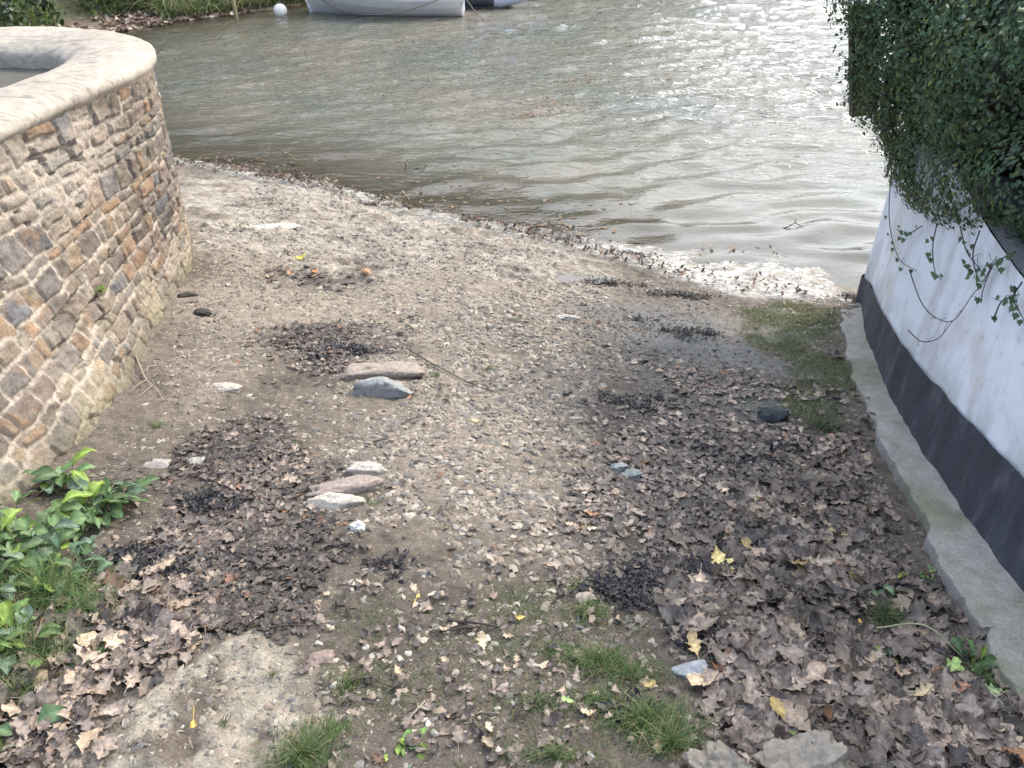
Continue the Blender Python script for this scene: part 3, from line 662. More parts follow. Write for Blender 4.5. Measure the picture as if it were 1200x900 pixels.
# ------------------------------------------------------------------ generic makers
def leaf_mesh(mb, p, L_, az, curl, lobes, col, tiltv=(0, 0), st=15, wid=.33, cup=.2, low=False):
    """oak-like leaf: strip of stations along the rib"""
    if low: st = 7
    t = np.linspace(0, 1, st); env = np.sin(math.pi * np.clip(t * .96 + .02, 0, 1) ** 1.25) ** .8
    if lobes: lob = .74 + .26 * np.cos(t * 2 * math.pi * lobes + rnd.uniform(0, 1)); env = env * (lob if st > 8 else (.75 + .25 * np.cos(np.arange(st) * math.pi)))
    env = np.maximum(env, .03)
    jl = 1 + .11 * rng.normal(size=st); jr = 1 + .11 * rng.normal(size=st)
    X_ = (t - .5) * L_; sk = .06 * L_ * math.sin(rnd.uniform(0, 6)) * (t * (1 - t)) * 4
    zc = curl * L_ * (t - .5) ** 2 * 2 + .03 * L_ * np.sin(t * 9 + rnd.uniform(0, 6))
    wl = wid * L_ * env * jl; wr = wid * L_ * env * jr
    ce = cup * L_ * .5
    rows = [np.stack([X_ + .25 * wl, sk + wl, zc + ce * (wl / (wid * L_)) ** 1.5 + .035 * L_ * rng.normal(size=st)], 1), np.stack([X_ + .1 * wl, sk + .5 * wl, zc + ce * .2 * env], 1), np.stack([X_, sk, zc], 1),
            np.stack([X_ + .1 * wr, sk - .5 * wr, zc + ce * .2 * env], 1), np.stack([X_ + .25 * wr, sk - wr, zc + ce * (wr / (wid * L_)) ** 1.5 * rnd.uniform(-.4, 1.3) + .035 * L_ * rng.normal(size=st)], 1)]
    if low: rows = [rows[0], rows[2], rows[4]]
    V = np.array(rows).reshape(-1, 3) @ rotmat(tiltv[0], tiltv[1], az).T
    V[:, 2] -= V[:, 2].min() * .75
    V += p
    c = np.broadcast_to(np.array(col), (len(V), 3)).copy(); rib = np.zeros(len(V)); k = len(rows) // 2; rib[k * st:(k + 1) * st] = 1
    c = c * (1 + .35 * rib)[:, None] * (1 + .12 * rng.normal(size=len(V)))[:, None]
    f = grid_faces(st, len(rows)); mb.add(V, f, np.clip(c, 0, 1))
    if not low and rnd.random() < .35:    # stalk
        d = np.array([-math.cos(az), -math.sin(az), .1]); q = V[k * st]
        a_ = np.array([0, 0, .0]); w_ = .0010; e = np.array([-d[1], d[0], 0]) * w_
        q2 = q + d * .025 * rnd.uniform(.5, 1.3)
        mb.add([q - e, q + e, q2 + e, q2 - e], np.array([[0, 1, 2, 3]]), c[0] * .8)
LEAFCOL = {'dark brown': [(.090, .067, .053), (.107, .080, .063), (.070, .057, .050), (.13, .097, .074)], 'mauve brown': [(.235, .182, .142), (.20, .153, .122), (.28, .215, .165)],
           'pale tan': [(.36, .265, .185), (.40, .30, .20), (.31, .22, .155)], 'orange brown': [(.27, .135, .07), (.24, .115, .06), (.20, .105, .065)], 'yellow': [(.46, .36, .14), (.42, .30, .12)], 'green': [(.25, .33, .10)]}
def pick_leaf(zone):
    w = {'ledge': [.44, .46, .075, .015, .008, .004], 'mid': [.76, .20, .03, .01, 0, 0], 'left': [.78, .19, .02, .01, 0, 0], 'corner': [.30, .50, .18, .02, 0, 0], 'loose': [.5, .36, .12, .02, 0, 0]}[zone]
    k = rnd.choices(list(LEAFCOL), w)[0]; return k, rnd.choice(LEAFCOL[k])
CAND = []   # (area px, pos, L, az, ...)
def scatter(poly, n, zone, Lr, dens=None):
    x0, y0 = poly.min(0) - .1; x1, y1 = poly.max(0) + .1; cnt = 0; tries = 0
    X = rng.uniform(x0, x1, n * 5); Y = rng.uniform(y0, y1, n * 5); mk = pmask([poly], X, Y, .12)
    cl = fbm(X * 3.5, Y * 3.5, 201, 3); mk = mk * (.12 + .88 * sstep(.36, .56, cl)) if zone in ('mid', 'left') else mk * sstep(.3, .6, cl + .1)
    ok = (rng.random(n * 5) < mk) & (X < lox(Y) - .0) & (X > np.interp(Y, B_OUT[:9, 1], B_OUT[:9, 0]) + .02)
    X = X[ok][:n]; Y = Y[ok][:n]; Z = g_full(X, Y)
    for x, y, z in zip(X, Y, Z):
        if not in_view((x, y, z), 40): continue
        CAND.append(((x, y, z + rnd.random() * .012), rnd.uniform(*Lr) * (1 if rnd.random() > .15 else 1.25), zone))
scatter(LIT_R, 5600, 'mid', (.022, .052)); scatter(LIT_DENSE, 1700, 'ledge', (.045, .09)); scatter(LIT_L, 4200, 'left', (.018, .042)); scatter(LIT_L2, 900, 'left', (.018, .04))
scatter(LIT_BL, 620, 'corner', (.042, .078)); scatter(WRACKP, 70, 'left', (.04, .06)); scatter(DARKM, 190, 'loose', (.015, .042)); scatter(GRAV, 200, 'loose', (.015, .04)); scatter(DRY, 260, 'loose', (.015, .035)); scatter(np.vstack([DARKM, LIT_R[-4:]]), 110, 'loose', (.02, .045))
scatter(W([(985, 420), (1010, 500), (1080, 640), (1130, 720), (1110, 760), (960, 560)]), 260, 'ledge', (.05, .08))
def app(c): 
    q = np.array(c[0]) - EYE; return (c[1] / (q @ FW)) * rnd.uniform(.96, 1.04) * (1 if in_view(c[0], -6) else .1)
EXC = [(1038, 722, .07), (1035, 700, .04), (968, 497, .09), (1040, 690, .05), (1050, 778, .045), (1140, 778, .06), (1092, 670, .03), (725, 549, .035), (740, 558, .045), (905, 486, .08), (808, 786, .05), (480, 608, .03), (402, 576, .09), (445, 441, .14), (446, 459, .12), (375, 773, .04), (265, 454, .06),
       (842, 787, .03), (813, 762, .045), (1080, 815, .035), (980, 655, .03), (1165, 810, .04), (932, 733, .025), (1007, 730, .02), (848, 922, .08), (943, 917, .09)]
EXC = [(*on_px(a, b_)[:2], r) for a, b_, r in EXC]
CAND = [c for c in CAND if all(math.hypot(c[0][0] - x, c[0][1] - y) > r for x, y, r in EXC)]
CAND.sort(key=lambda c: -app(c))
ZL = {'ledge': 'in the thick litter beside the concrete ledge', 'mid': 'in the flattened litter right of the gravel', 'left': 'in the dark litter near the stone wall', 'corner': 'in the pile by the weeds at the stone wall', 'loose': 'lying alone on the bare slipway'}
ZS = {'ledge': 'beside the ledge', 'mid': 'right of the gravel', 'left': 'near the stone wall', 'corner': 'by the weeds', 'loose': 'on bare mud'}
HAND = [((352 , 302), .07, 'yellow', (.75, .6, .06), "bright yellow leaf standing at the small puddle's edge"), ((368, 318), .06, 'orange', (.5, .2, .06), "orange brown leaf floating at the small puddle"),
        ((340, 320), .05, 'orange', (.45, .22, .1), "pale orange leaf just left of the small puddle"), ((430, 323), .09, 'orange', (.42, .2, .09), "long rust coloured leaf right of the small puddle"),
        ((609, 729), .03, 'yellow', (.6, .4, .1), "small round yellow leaf on mud left of the grass tufts"), ((760, 808), .035, 'yellow', (.58, .42, .16), "small oval yellow leaf at the edge of the grass tufts"),
        ((666, 826), .035, 'green', (.3, .45, .15), "small round green leaf on the mud below the grass tufts"), ((842, 787), .05, 'orange', (.28, .11, .04), "glossy rust brown leaf amid dark litter near the grass"),
        ((813, 762), .075, 'tan', (.50, .36, .18), "pale golden oak leaf lying over a darker leaf near the grass"), ((573, 862), .035, 'tan', (.50, .38, .26), "small cream oak leaf on the foreground mud"),
        ((228, 856), .028, 'yellow', (.62, .38, .08), "tiny yellow leaf lying on the pale cement crust"), ((1080, 815), .06, 'tan', (.55, .42, .24), "cream coloured oak leaf amid brown litter by the ledge"),
        ((1007, 730), .02, 'orange', (.7, .35, .1), "tiny bright orange leaf beside the dark green tuft"), ((980, 655), .04, 'orange', (.36, .2, .12), "light brown oval leaf in litter above the dark green tuft"),
        ((565, 760), .055, 'tan', (.52, .42, .28), "pale star shaped oak leaf amid twigs in the foreground"), ((466, 791), .035, 'tan', (.48, .33, .2), "small pale oak leaf on mud right of the cement crust"),
        ((490, 704), .02, 'orange', (.75, .42, .1), "tiny orange leaf on the mud below the gravel"), ((1165, 810), .06, 'green', (.42, .5, .22), "pale yellow green round leaf against the concrete ledge"),
        ((932, 733), .035, 'tan', (.46, .34, .22), "small cream leaf alone on dark litter left of the green tuft"), ((770, 885), .04, 'tan', (.42, .29, .2), "pinkish tan leaf resting on the lowest grass tuft")]
for (px, L_, kd, col_, lab) in HAND:
    p = on_px(*px); mb = MB(); leaf_mesh(mb, np.array((p[0], p[1], p[2] + .012)), L_, rnd.uniform(0, 6), .4, 3.5, col_, (rnd.uniform(-.3, .3), rnd.uniform(-.3, .3)), cup=.3)
    tag(mb.build("fallen_leaf", M['leaf'], origin=p), lab, "leaf")
for i in range(10): # leaves resting over grass lawn edges etc are taken from the general litter
    pass
NI = 280; stuff = MB(); CP = np.array([c[0] for c in CAND]); CN = sstep(.3, .62, fbm(CP[:, 0] * 4, CP[:, 1] * 4, 261, 3))
for i, (p, L_, zone) in enumerate(CAND):
    k, c_ = pick_leaf(zone); c_ = np.array(c_) * rnd.uniform(.7, 1.3) * (.68 + .52 * CN[i]) * (.8 if zone == 'left' else 1)
    lob = 0 if rnd.random() < .25 else rnd.choice([3, 3.5, 4]); wid = rnd.uniform(.28, .40) if lob else rnd.uniform(.18, .3)
    big = i < NI; mb = MB() if big else stuff; lowres = L_ / ((np.array(p) - EYE) @ FW) * F < 17
    wetf = .4 if zone in ('mid', 'left') else .75
    leaf_mesh(mb, np.array(p) + (0, 0, .004 if big else 0), L_, rnd.uniform(0, 6.28), rnd.uniform(-.3, .7) * wetf, lob, c_, (rnd.gauss(0, .28) * wetf, rnd.gauss(0, .28) * wetf), wid=wid, cup=rnd.uniform(-.1, .5) * wetf, low=lowres and not big)
    if big:
        kk = k if lob else k; nm = "oak leaf" if lob else "oval leaf"
        tag(mb.build("fallen_leaf", M['leaf'], origin=p), f"{k} {nm} {ZL[zone]}", "leaf", f"{k} {nm[:-4]}leaves {ZS[zone]}".replace("oakleaves", "oak leaves").replace("ovalleaves", "oval leaves"))
tag(stuff.build("leaf_litter", M['leaf']), "thick brown oak leaf litter lying over the slipway", "leaf litter", kind="stuff")

# ------------------------------------------------------------------ stones and gravel
def rock_verts(n_lat=7, n_lon=10):
    un = np.linspace(0, math.pi, n_lat); vn = np.linspace(0, 2 * math.pi, n_lon, endpoint=False)
    v = [(0, 0, 1)] + [(math.sin(a) * math.cos(b_), math.sin(a) * math.sin(b_), math.cos(a)) for a in un[1:-1] for b_ in vn] + [(0, 0, -1)]
    f = [(0, 1 + j, 1 + (j + 1) % n_lon) for j in range(n_lon)]
    for i in range(n_lat - 3):
        for j in range(n_lon):
            a0 = 1 + i * n_lon; f.append((a0 + j, a0 + n_lon + j, a0 + n_lon + (j + 1) % n_lon, a0 + (j + 1) % n_lon))
    l_ = 1 + (n_lat - 3) * n_lon; f += [(l_ + j, len(v) - 1, l_ + (j + 1) % n_lon) for j in range(n_lon)]
    return np.array(v, float), f
def rock(mb, p, size, az, col, seed, rough=.25, square=.0, res=(11, 18), sink=.3):
    v, f = rock_verts(*res)
    if square: v = np.sign(v) * np.abs(v) ** (1 - square); v /= np.max(np.abs(v), axis=1, keepdims=True) ** square
    k = 1 + rough * 2 * (fbm(v[:, 0] * 1.6 + seed * 7.3, v[:, 1] * 1.6 + v[:, 2] * 1.3 + seed, seed, 3) - .5) + rough * .9 * (fbm(v[:, 0] * 6 + v[:, 2] * 5, v[:, 1] * 6 + seed + v[:, 2] * 3, seed + 1, 4) - .5)
    # chip flat faces
    rr = np.random.default_rng(seed)
    for _ in range(5):
        d = rr.normal(size=3); d /= np.linalg.norm(d); h = rr.uniform(*((.55, .8) if res[0] < 12 else (.74, .95))); q = (v * k[:, None]) @ d; ex = np.maximum(q - h, 0); v = v * k[:, None] - ex[:, None] * d; k = np.ones(len(v))
    v = v * np.array(size) @ rotmat(rr.normal() * .08, rr.normal() * .08, az).T; v = v + np.array(p) + np.array([0, 0, size[2] * (1 - 2 * sink)])
    c = np.array(col) * (.75 + .5 * fbm(v[:, 0] * 40, v[:, 1] * 40 + v[:, 2] * 30, seed + 2, 3))[:, None]
    mb.add(v, f, c)
STN = [((445, 441), (.185, .055, .035), .18, (.29, .235, .195), "long flat pinkish brown stone, upper of the pair in mid slipway", .4),
       ((446, 459), (.13, .05, .048), .0, (.24, .24, .23), "rounded grey speckled stone just below the long flat stone", .2),
       ((402, 576), (.125, .05, .028), .35, (.27, .215, .18), "flat brown slab stone sloping down into the dark litter", .5),
       ((427, 555), (.08, .035, .028), .1, (.36, .33, .29), "pale angular stone just above the flat brown slab", .4),
       ((395, 592), (.10, .035, .025), .3, (.42, .38, .32), "crusty pale rock edge below the flat brown slab", .3),
       ((420, 622), (.028, .022, .022), .3, (.62, .60, .54), "small bright white stone below the crusty pale rock", .2),
       ((315, 268), (.20, .06, .022), .1, (.43, .40, .35), "wide flat pale stone set in the ground near the water", .3),
       ((265, 454), (.06, .035, .012), .1, (.38, .33, .28), "flat triangular stone chip on mud near the stone wall", .5),
       ((375, 773), (.035, .028, .016), .2, (.24, .18, .15), "small pinkish brown stone on the mud beside the cement crust", .4),
       ((905, 486), (.07, .05, .035), .2, (.045, .05, .055), "dark grey rounded stone near the ledge and the spiky tuft", .2),
       ((725, 549), (.030, .022, .018), .2, (.27, .28, .27), "pale grey pebble in the litter, upper of two side by side", .2),
       ((740, 558), (.040, .024, .018), .1, (.22, .23, .21), "rounded grey green pebble in the litter, lower of two side by side", .2),
       ((480, 608), (.022, .016, .01), .2, (.45, .40, .33), "small cream stone chip on mud right of the white stone", .4),
       ((555, 493), (.02, .015, .01), .2, (.48, .38, .22), "small ochre stone on the central gravel", .3),
       ((808, 786), (.045, .03, .012), .3, (.30, .31, .32), "flat blue grey stone poking from litter beside the grass", .4),
       ((310, 880 - 500), (.0, .0, .0), 0, (0, 0, 0), None, 0),
       ((238, 367), (.045, .03, .02), .1, (.06, .05, .045), "dark lump of rock on mud at the curve of the stone wall", .3),
       ((220, 344), (.05, .02, .02), .3, (.07, .06, .05), "dark flat rock tucked against the stone wall's foot", .3),
       ((688, 697 + 40), (.0, .0, .0), 0, (0, 0, 0), None, 0),
       ((665, 375), (.07, .025, .014), -.3, (.38, .34, .29), "slim pale stone on gravel below the wide shallow puddle", .4),
       ((183, 540 + 5), (.05, .03, .014), .1, (.33, .29, .25), "flat grey stone chip on mud right of the leafy weeds", .4),
       ((228, 545), (.045, .028, .014), .1, (.33, .30, .26), "larger flat stone chip at the upper edge of the left litter", .4),
       ((685, 500 + 205), (.03, .018, .01), .1, (.30, .24, .2), "tan stone chip among moss in the foreground", .3)]
for i, (px, sz, az, c_, lab, sq) in enumerate(STN):
    if lab is None: continue
    p = on_px(*px); mb = MB(); rock(mb, p, sz, az, c_, 300 + i, .30, sq * .6, (22, 36), .40); tag(mb.build("stone", M['stone'], origin=p), lab, "stone")
for i, (px, sz, lab) in enumerate([((848, 922), (.085, .07, .05), "rough pitted pale stone block at the foreground edge, beside the grass"), ((943, 917), (.105, .075, .055), "larger rough pitted stone block at the foreground edge amid the leaf litter")]):
    p = on_px(*px); mb = MB(); rock(mb, p, sz, .1 * i, (.25, .215, .17), 350 + i, .42, .3, (60, 90), .40); tag(mb.build("stone_block", M['stone'], origin=p), lab, "stone")
# loose medium stones, countable
def sc_pts(poly, n, seed=1):
    r_ = np.random.default_rng(seed); x0, y0 = poly.min(0); x1, y1 = poly.max(0); X = r_.uniform(x0, x1, n * 6); Y = r_.uniform(y0, y1, n * 6)
    mk = pmask([poly], X, Y, .08, .1); ok = (r_.random(n * 6) < mk) & (X < lox(Y) - .02) & (X > np.interp(Y, B_OUT[:9, 1], B_OUT[:9, 0]) + .05); return X[ok][:n], Y[ok][:n]
for poly, n, c_, lab, grp, seed in ((GRAV, 60, (.36, .32, .27), "pale flat stone chip lying on the central gravel", "pale chips on the central gravel", 5), (DARKM, 34, (.40, .36, .30), "small cream stone chip on the dark foreground mud", "cream chips on the foreground mud", 6),
                                     (DRY, 50, (.30, .26, .215), "brown stone chip on the dry upper slipway", "brown chips on the dry slipway", 7), (WETB, 26, (.16, .16, .16), "wet grey stone on the dark patch above the litter", "wet grey stones above the litter", 8)):
    X, Y = sc_pts(poly, n, seed); Z = g_full(X, Y)
    for j, (x, y, z) in enumerate(zip(X, Y, Z)):
        s_ = rnd.uniform(.008, .019) * (.75 if seed == 6 else 1); mb = MB(); rock(mb, (x, y, z), (s_, s_ * rnd.uniform(.5, .9), s_ * rnd.uniform(.25, .5)), rnd.uniform(0, 6), np.array(c_) * rnd.uniform(.75, 1.25), 400 + seed * 100 + j, .3, .3, (8, 12))
        tag(mb.build("stone", M['stone'], origin=(x, y, z)), lab, "stone", grp)
# gravel and shale chips: one mass
def chips(mb, X, Y, size, cols, seed):
    n = len(X); r_ = np.random.default_rng(seed); Z = g_full(X, Y)
    base = np.array([(-1, -.55, 0), (-.1, -1, 0), (1, -.45, 0), (.8, .6, 0), (-.3, 1, 0), (-1, .35, 0), (-.55, -.3, 1), (.5, -.35, 1), (.35, .45, 1), (-.5, .35, 1)], float)
    V = base[None] * (1 + .3 * r_.normal(size=(n, 10, 3)) * np.array([1, 1, .3])); sz = size[:, None]
    V = V * np.stack([size, size * r_.uniform(.45, .9, n), size * r_.uniform(.14, .42, n)], 1)[:, None]
    tx = r_.normal(size=n) * .3; V[..., 2] += V[..., 0] * tx[:, None] * .6; az = r_.uniform(0, 6.28, n); c, s_ = np.cos(az)[:, None], np.sin(az)[:, None]
    V = np.stack([V[..., 0] * c - V[..., 1] * s_ + X[:, None], V[..., 0] * s_ + V[..., 1] * c + Y[:, None], V[..., 2] + Z[:, None] - size[:, None] * .08], -1).reshape(-1, 3)
    Fb = np.array([(0, 1, 7, 6), (1, 2, 7, 7), (2, 3, 8, 7), (3, 4, 9, 8), (4, 5, 9, 9), (5, 0, 6, 9), (6, 7, 8, 9)])
    f = []; base_i = np.arange(n) * 10
    q4 = np.concatenate([base_i[:, None] + Fb[k][None] for k in (0, 2, 3, 5, 6)]); t3 = np.concatenate([base_i[:, None] + Fb[k][None, :3] for k in (1, 4)])
    mb.tri = t3
    mb.add(V, q4, np.repeat(cols, 10, axis=0))
    mb.add(V[t3.ravel()], np.arange(len(t3) * 3).reshape(-1, 3)[:, [0, 1, 2, 2]], np.repeat(cols, 10, axis=0)[t3.ravel()])
mb = MB(); r_ = np.random.default_rng(77)
def pool(n, k):
    X = r_.uniform(-2.6, 2.2, n); Y = r_.uniform(.9, 7.6, n)
    ok = (X < lox(Y) - .01) & (X > np.interp(Y, B_OUT[:10, 1], B_OUT[:10, 0]) + .01) & (Y < np.interp(X, SX, SY) + .15); return X[ok], Y[ok]
X, Y = pool(330000, 0); dm = np.clip(.26 + .75 * pmask([GRAV], X, Y, .3) + .4 * pmask([DRY, BED], X, Y, .2) + .35 * pmask([CEM], X, Y, .1) + .12 * pmask([WETB], X, Y, .2) + .1 * pmask([LIT_R], X, Y, .2), 0, 1) * sstep(.18, .6, fbm(X * 5, Y * 5, 211, 3))
ok = r_.random(len(X)) < dm; X, Y = X[ok], Y[ok]; n = len(X)
g = r_.random(n); pc = np.array([(.29, .245, .19), (.19, .155, .122), (.34, .295, .235), (.15, .135, .12), (.25, .195, .15)])[(g * 5).astype(int)] * r_.uniform(.7, 1.2, (n, 1))
wetm = pmask([WETB, LIT_R], X, Y, .3)[:, None]; pc = pc * (1 - .5 * wetm)
chips(mb, X, Y, .003 + .014 * r_.random(n) ** 4.0 * (1 + .5 * pmask([GRAV], X, Y, .2)), pc, 5)
tag(mb.build("gravel", M['gravel'], smooth=False), "loose shale chips and gravel scattered over the slipway mud", "gravel", kind="stuff")

# ------------------------------------------------------------------ twigs
def twig(px0, px1, rad, lab, group=None, col=(.08, .062, .05), fork=True, lift=.012, bend=.03, zf=None):
    if zf is None: a_, b2 = on_px(*px0), on_px(*px1)
    else: a_, b2 = at_px(*px0, zfix=zf), at_px(*px1, zfix=zf)
    L_ = np.linalg.norm(b2 - a_); mids = []
    pts = [a_]
    for t in (.25, .5, .75):
        q = a_ + (b2 - a_) * t + rng.normal(size=3) * np.array([1, 1, .0]) * bend * L_ * 1.2; q[2] = (gz1(q[0], q[1]) if zf is None else zf) + lift * rnd.uniform(.6, 1.6); pts.append(q)
    pts.append(b2); pts[0] = a_ + (0, 0, lift * .6); pts[-1] = b2 + np.array([0, 0, lift * .6])
    path = smooth_path(pts, 16); mb = MB(); tube(mb, path, np.linspace(rad, rad * .5, 16) * (1 + .12 * rng.normal(size=16)), 6, col)
    if fork:
        for k in range(rnd.choice([1, 2])):
            q = path[rnd.randrange(4, 12)]; d = (b2 - a_) / L_; sgn = rnd.choice([-1, 1]); e = np.array([-d[1], d[0], 0]) * sgn
            tip = q + (d * .7 + e * .6 + np.array([0, 0, .15])) * L_ * rnd.uniform(.2, .35); tube(mb, smooth_path([q, (q + tip) / 2 + rng.normal(size=3) * .004, tip], 6), np.linspace(rad * .6, rad * .3, 6), 5, col)
    tag(mb.build("twig", M['twig'], origin=a_), lab, "twig", group)
TW = [((478, 852), (500, 827), .004, "pale kinked stick on the foreground mud above the tiny weed", (.28, .23, .18)), ((300, 740), (372, 733), .0035, "dark twig lying over the top of the cement crust", None),
      ((425, 822), (452, 826), .003, "short dark twig by the grass right of the cement crust", None), ((525, 730), (590, 740), .005, "thick dark twig across the mud below the gravel", None),
      ((395, 705), (412, 725), .006, "stubby dark forked twig standing right of the cement crust", None), ((555, 740), (520, 745), .004, "grey twig near the pale star shaped leaf", None),
      ((480, 412), (580, 458), .0035, "long thin twig on gravel right of the flat stones", None), ((470, 500), (492, 489), .003, "short black twig on the central gravel", None),
      ((438, 520), (462, 522), .003, "small curved black twig above the pale angular stone", None), ((330, 396), (362, 404), .004, "reddish dark twig above the left dark mulch", None),
      ((735, 750), (755, 735), .003, "light green brown stalk in the tufts of grass", (.2, .19, .1)), ((640, 735), (660, 755), .003, "thin dark twig between the grass tufts and yellow leaf", None),
      ((175, 700), (245, 690), .004, "dark twig over the litter right of the leafy weeds", None), ((320, 595), (375, 580), .004, "dark stick against the flat brown slab", None),
      ((330, 690), (352, 683), .003, "small dark twig at the upper edge of the cement crust", None), ((555, 850), (575, 885), .004, "forked dark twig at the bottom of the foreground mud", None),
      ((160, 420), (192, 470), .003, "thin pale root trailing from the stone wall's foot", (.38, .30, .22)), ((172, 438), (186, 426), .002, "short pale root fibre by the stone wall's foot", (.4, .33, .25)),
      ((860, 620), (905, 600), .003, "dark twig in the litter left of the ledge", None), ((1170, 745), (1192, 770), .002, "thin dark twig on the ledge beside the round green leaf", None)]
for a_, b2, r0, lab, c_ in TW: twig(a_, b2, r0, lab, col=c_ or (.065, .052, .043))
for i in range(46):
    z_ = rnd.choice([(400, 680, 640, 890), (700, 560, 1050, 880), (150, 560, 400, 720), (230, 280, 700, 480)]); x, y = rnd.uniform(z_[0], z_[2]), rnd.uniform(z_[1], z_[3]); l_ = rnd.uniform(14, 34) * (y / 700); an = rnd.uniform(-.7, .7)
    nm = {400: ("small dark twig on the foreground mud", "twigs on the foreground mud"), 700: ("small dark twig among the flattened leaf litter", "twigs in the right litter"), 150: ("small dark twig in the dark litter near the stone wall", "twigs in the left litter"), 230: ("small dark twig on the upper slipway", "twigs on the upper slipway")}[z_[0]]
    twig((x, y), (x + l_ * math.cos(an), y + l_ * math.sin(an) * .6), rnd.uniform(.0015, .003), nm[0], nm[1], fork=rnd.random() < .4)
def water_stick(pl, tips, rad, lab):
    P = [at_px(x, y, zfix=z) for x, y, z in pl]; mb = MB(); tube(mb, P, np.linspace(rad, rad * .6, len(P)), 6, (.03, .027, .025))
    for (i, x, y, z) in tips: tube(mb, [P[i], at_px(x, y, zfix=z)], [rad * .7, rad * .4], 5, (.03, .027, .025))
    tag(mb.build("twig", M['twig'], origin=P[0]), lab, "twig")
water_stick([(914, 269, -.01), (923, 266, .006), (932, 261, .015), (944, 268, -.004)], [(2, 932, 257, .03)], .005, "forked black stick poking out of the shallow water by the froth")
water_stick([(475, 200, -.01), (475, 191, .05), (478, 188, .07)], [], .005, "dark upright stick end poking out of the shallow water")
water_stick([(482, 199, -.01), (490, 197, .015), (498, 197, .02), (500, 193, .05)], [], .005, "dark bent stick lying low in the shallow water")
twig((340, 192), (349, 206), .006, "short black stick at the left end of the wrack line", col=(.03, .027, .025), lift=.04, zf=.01)
# pale arched stalk by the ledge
def arc_stalk(P, rad, col, lab, cat="stalk", name="plant_stalk"):
    path = smooth_path(np.array(P), 20); mb = MB(); tube(mb, path, np.linspace(rad, rad * .5, 20), 6, col); tag(mb.build(name, M['grass'], origin=P[0]), lab, cat)
a_, m_, b2 = on_px(1025, 740), on_px(1075, 755), on_px(1126, 775)
arc_stalk([a_ + (0, 0, .02), m_ + (0, 0, .09), b2 + (0, 0, .03)], .0028, (.50, .48, .27), "long pale arched stalk over the litter beside the ledge")
a_, b2 = on_px(1158, 815), on_px(1183, 840); arc_stalk([a_ + (0, 0, .02), (a_ + b2) / 2 + (0, 0, .025), b2 + (0, 0, .02)], .0022, (.55, .53, .40), "short white stalk on the ledge by the round green leaf")

# ------------------------------------------------------------------ seaweed and wrack
def weed_clump(cx, cy, rx, ry, n, lab, group=None, col=(.018, .016, .018), name="seaweed_clump", rad=.003, hgt=.02):
    n = int(n * 1.3)
    mb = MB(); z0 = gz1(cx, cy); subs = [(rnd.gauss(0, .4), rnd.gauss(0, .4), rnd.uniform(.35, .8)) for _ in range(7)]
    for i in range(int(n * 1.5)):
        a_ = rnd.uniform(0, 6.28); r = min(abs(rnd.gauss(0, .5)), 1.05); _ = math.sqrt(rnd.random()); sb = subs[i % 7]; x = cx + rx * (sb[0] + sb[2] * r * math.cos(a_)); y = cy + ry * (sb[1] + sb[2] * r * math.sin(a_)); L_ = rnd.uniform(.02, .06); az = rnd.uniform(0, 6.28); z = gz1(x, y) + rnd.random() * hgt * .45 * max(0, 1.2 - r)
        t = np.linspace(0, 1, 7); c1, c2 = rnd.uniform(-1.5, 1.5), rnd.uniform(0, 6)
        ang = az + c1 * t; px = x + np.cumsum(np.cos(ang)) * L_ / 7; py = y + np.cumsum(np.sin(ang)) * L_ / 7; pz = z + .006 * np.sin(t * 6 + c2) + .004
        w = rnd.uniform(.0015, .005) * (.6 + .5 * np.sin(t * 7 + c2)); ex = -np.sin(ang) * w; ey = np.cos(ang) * w; tw = .002 * np.sin(t * 5 + c1)
        V = np.concatenate([np.stack([px + ex, py + ey, pz + tw], 1), np.stack([px - ex, py - ey, pz - tw], 1)])
        mb.add(V, grid_faces(7, 2), np.array(col) * rnd.uniform(.6, 1.8))
    o = mb.build(name, M['weed'], origin=(cx, cy, z0)); tag(o, lab, "seaweed", group)
for px, rx, ry, n, lab in [((748, 690), .20, .13, 420, "shiny black seaweed heap in the litter above the grass tufts"), ((835, 672), .16, .09, 260, "black seaweed trailing right from the shiny heap"), ((880, 640), .15, .10, 190, "thin black seaweed among leaves left of the ledge"),
                           ((175, 668), .15, .09, 260, "black seaweed in the dark litter right of the leafy weeds"), ((130, 660), .08, .06, 110, "small black seaweed clump against the leafy weeds"), ((245, 590), .14, .12, 170, "dark seaweed in the middle of the left litter"),
                           ((820, 745), .10, .07, 100, "dark stringy seaweed just right of the grass tufts"), ((870, 535), .2, .12, 200, "dark wet weed in the middle of the right litter"), ((390, 408), .22, .13, 200, "dark mulchy weed on the mud above the flat stones"),
                           ((750, 845), .07, .05, 110, "small black weed clump beneath the lowest grass tuft"), ((790, 385), .22, .10, 150, "wet bluish weed on the dark patch near the froth"), ((740, 470), .2, .1, 130, "dark weed at the top of the right litter"), ((460, 640 + 27), .1, .06, 34, "thin dark weed on the mud below the white stone")]:
    p = on_px(*px); weed_clump(p[0], p[1], rx, ry, n, lab, col=(.018, .016, .018) if 'blue' not in lab else (.03, .035, .04))
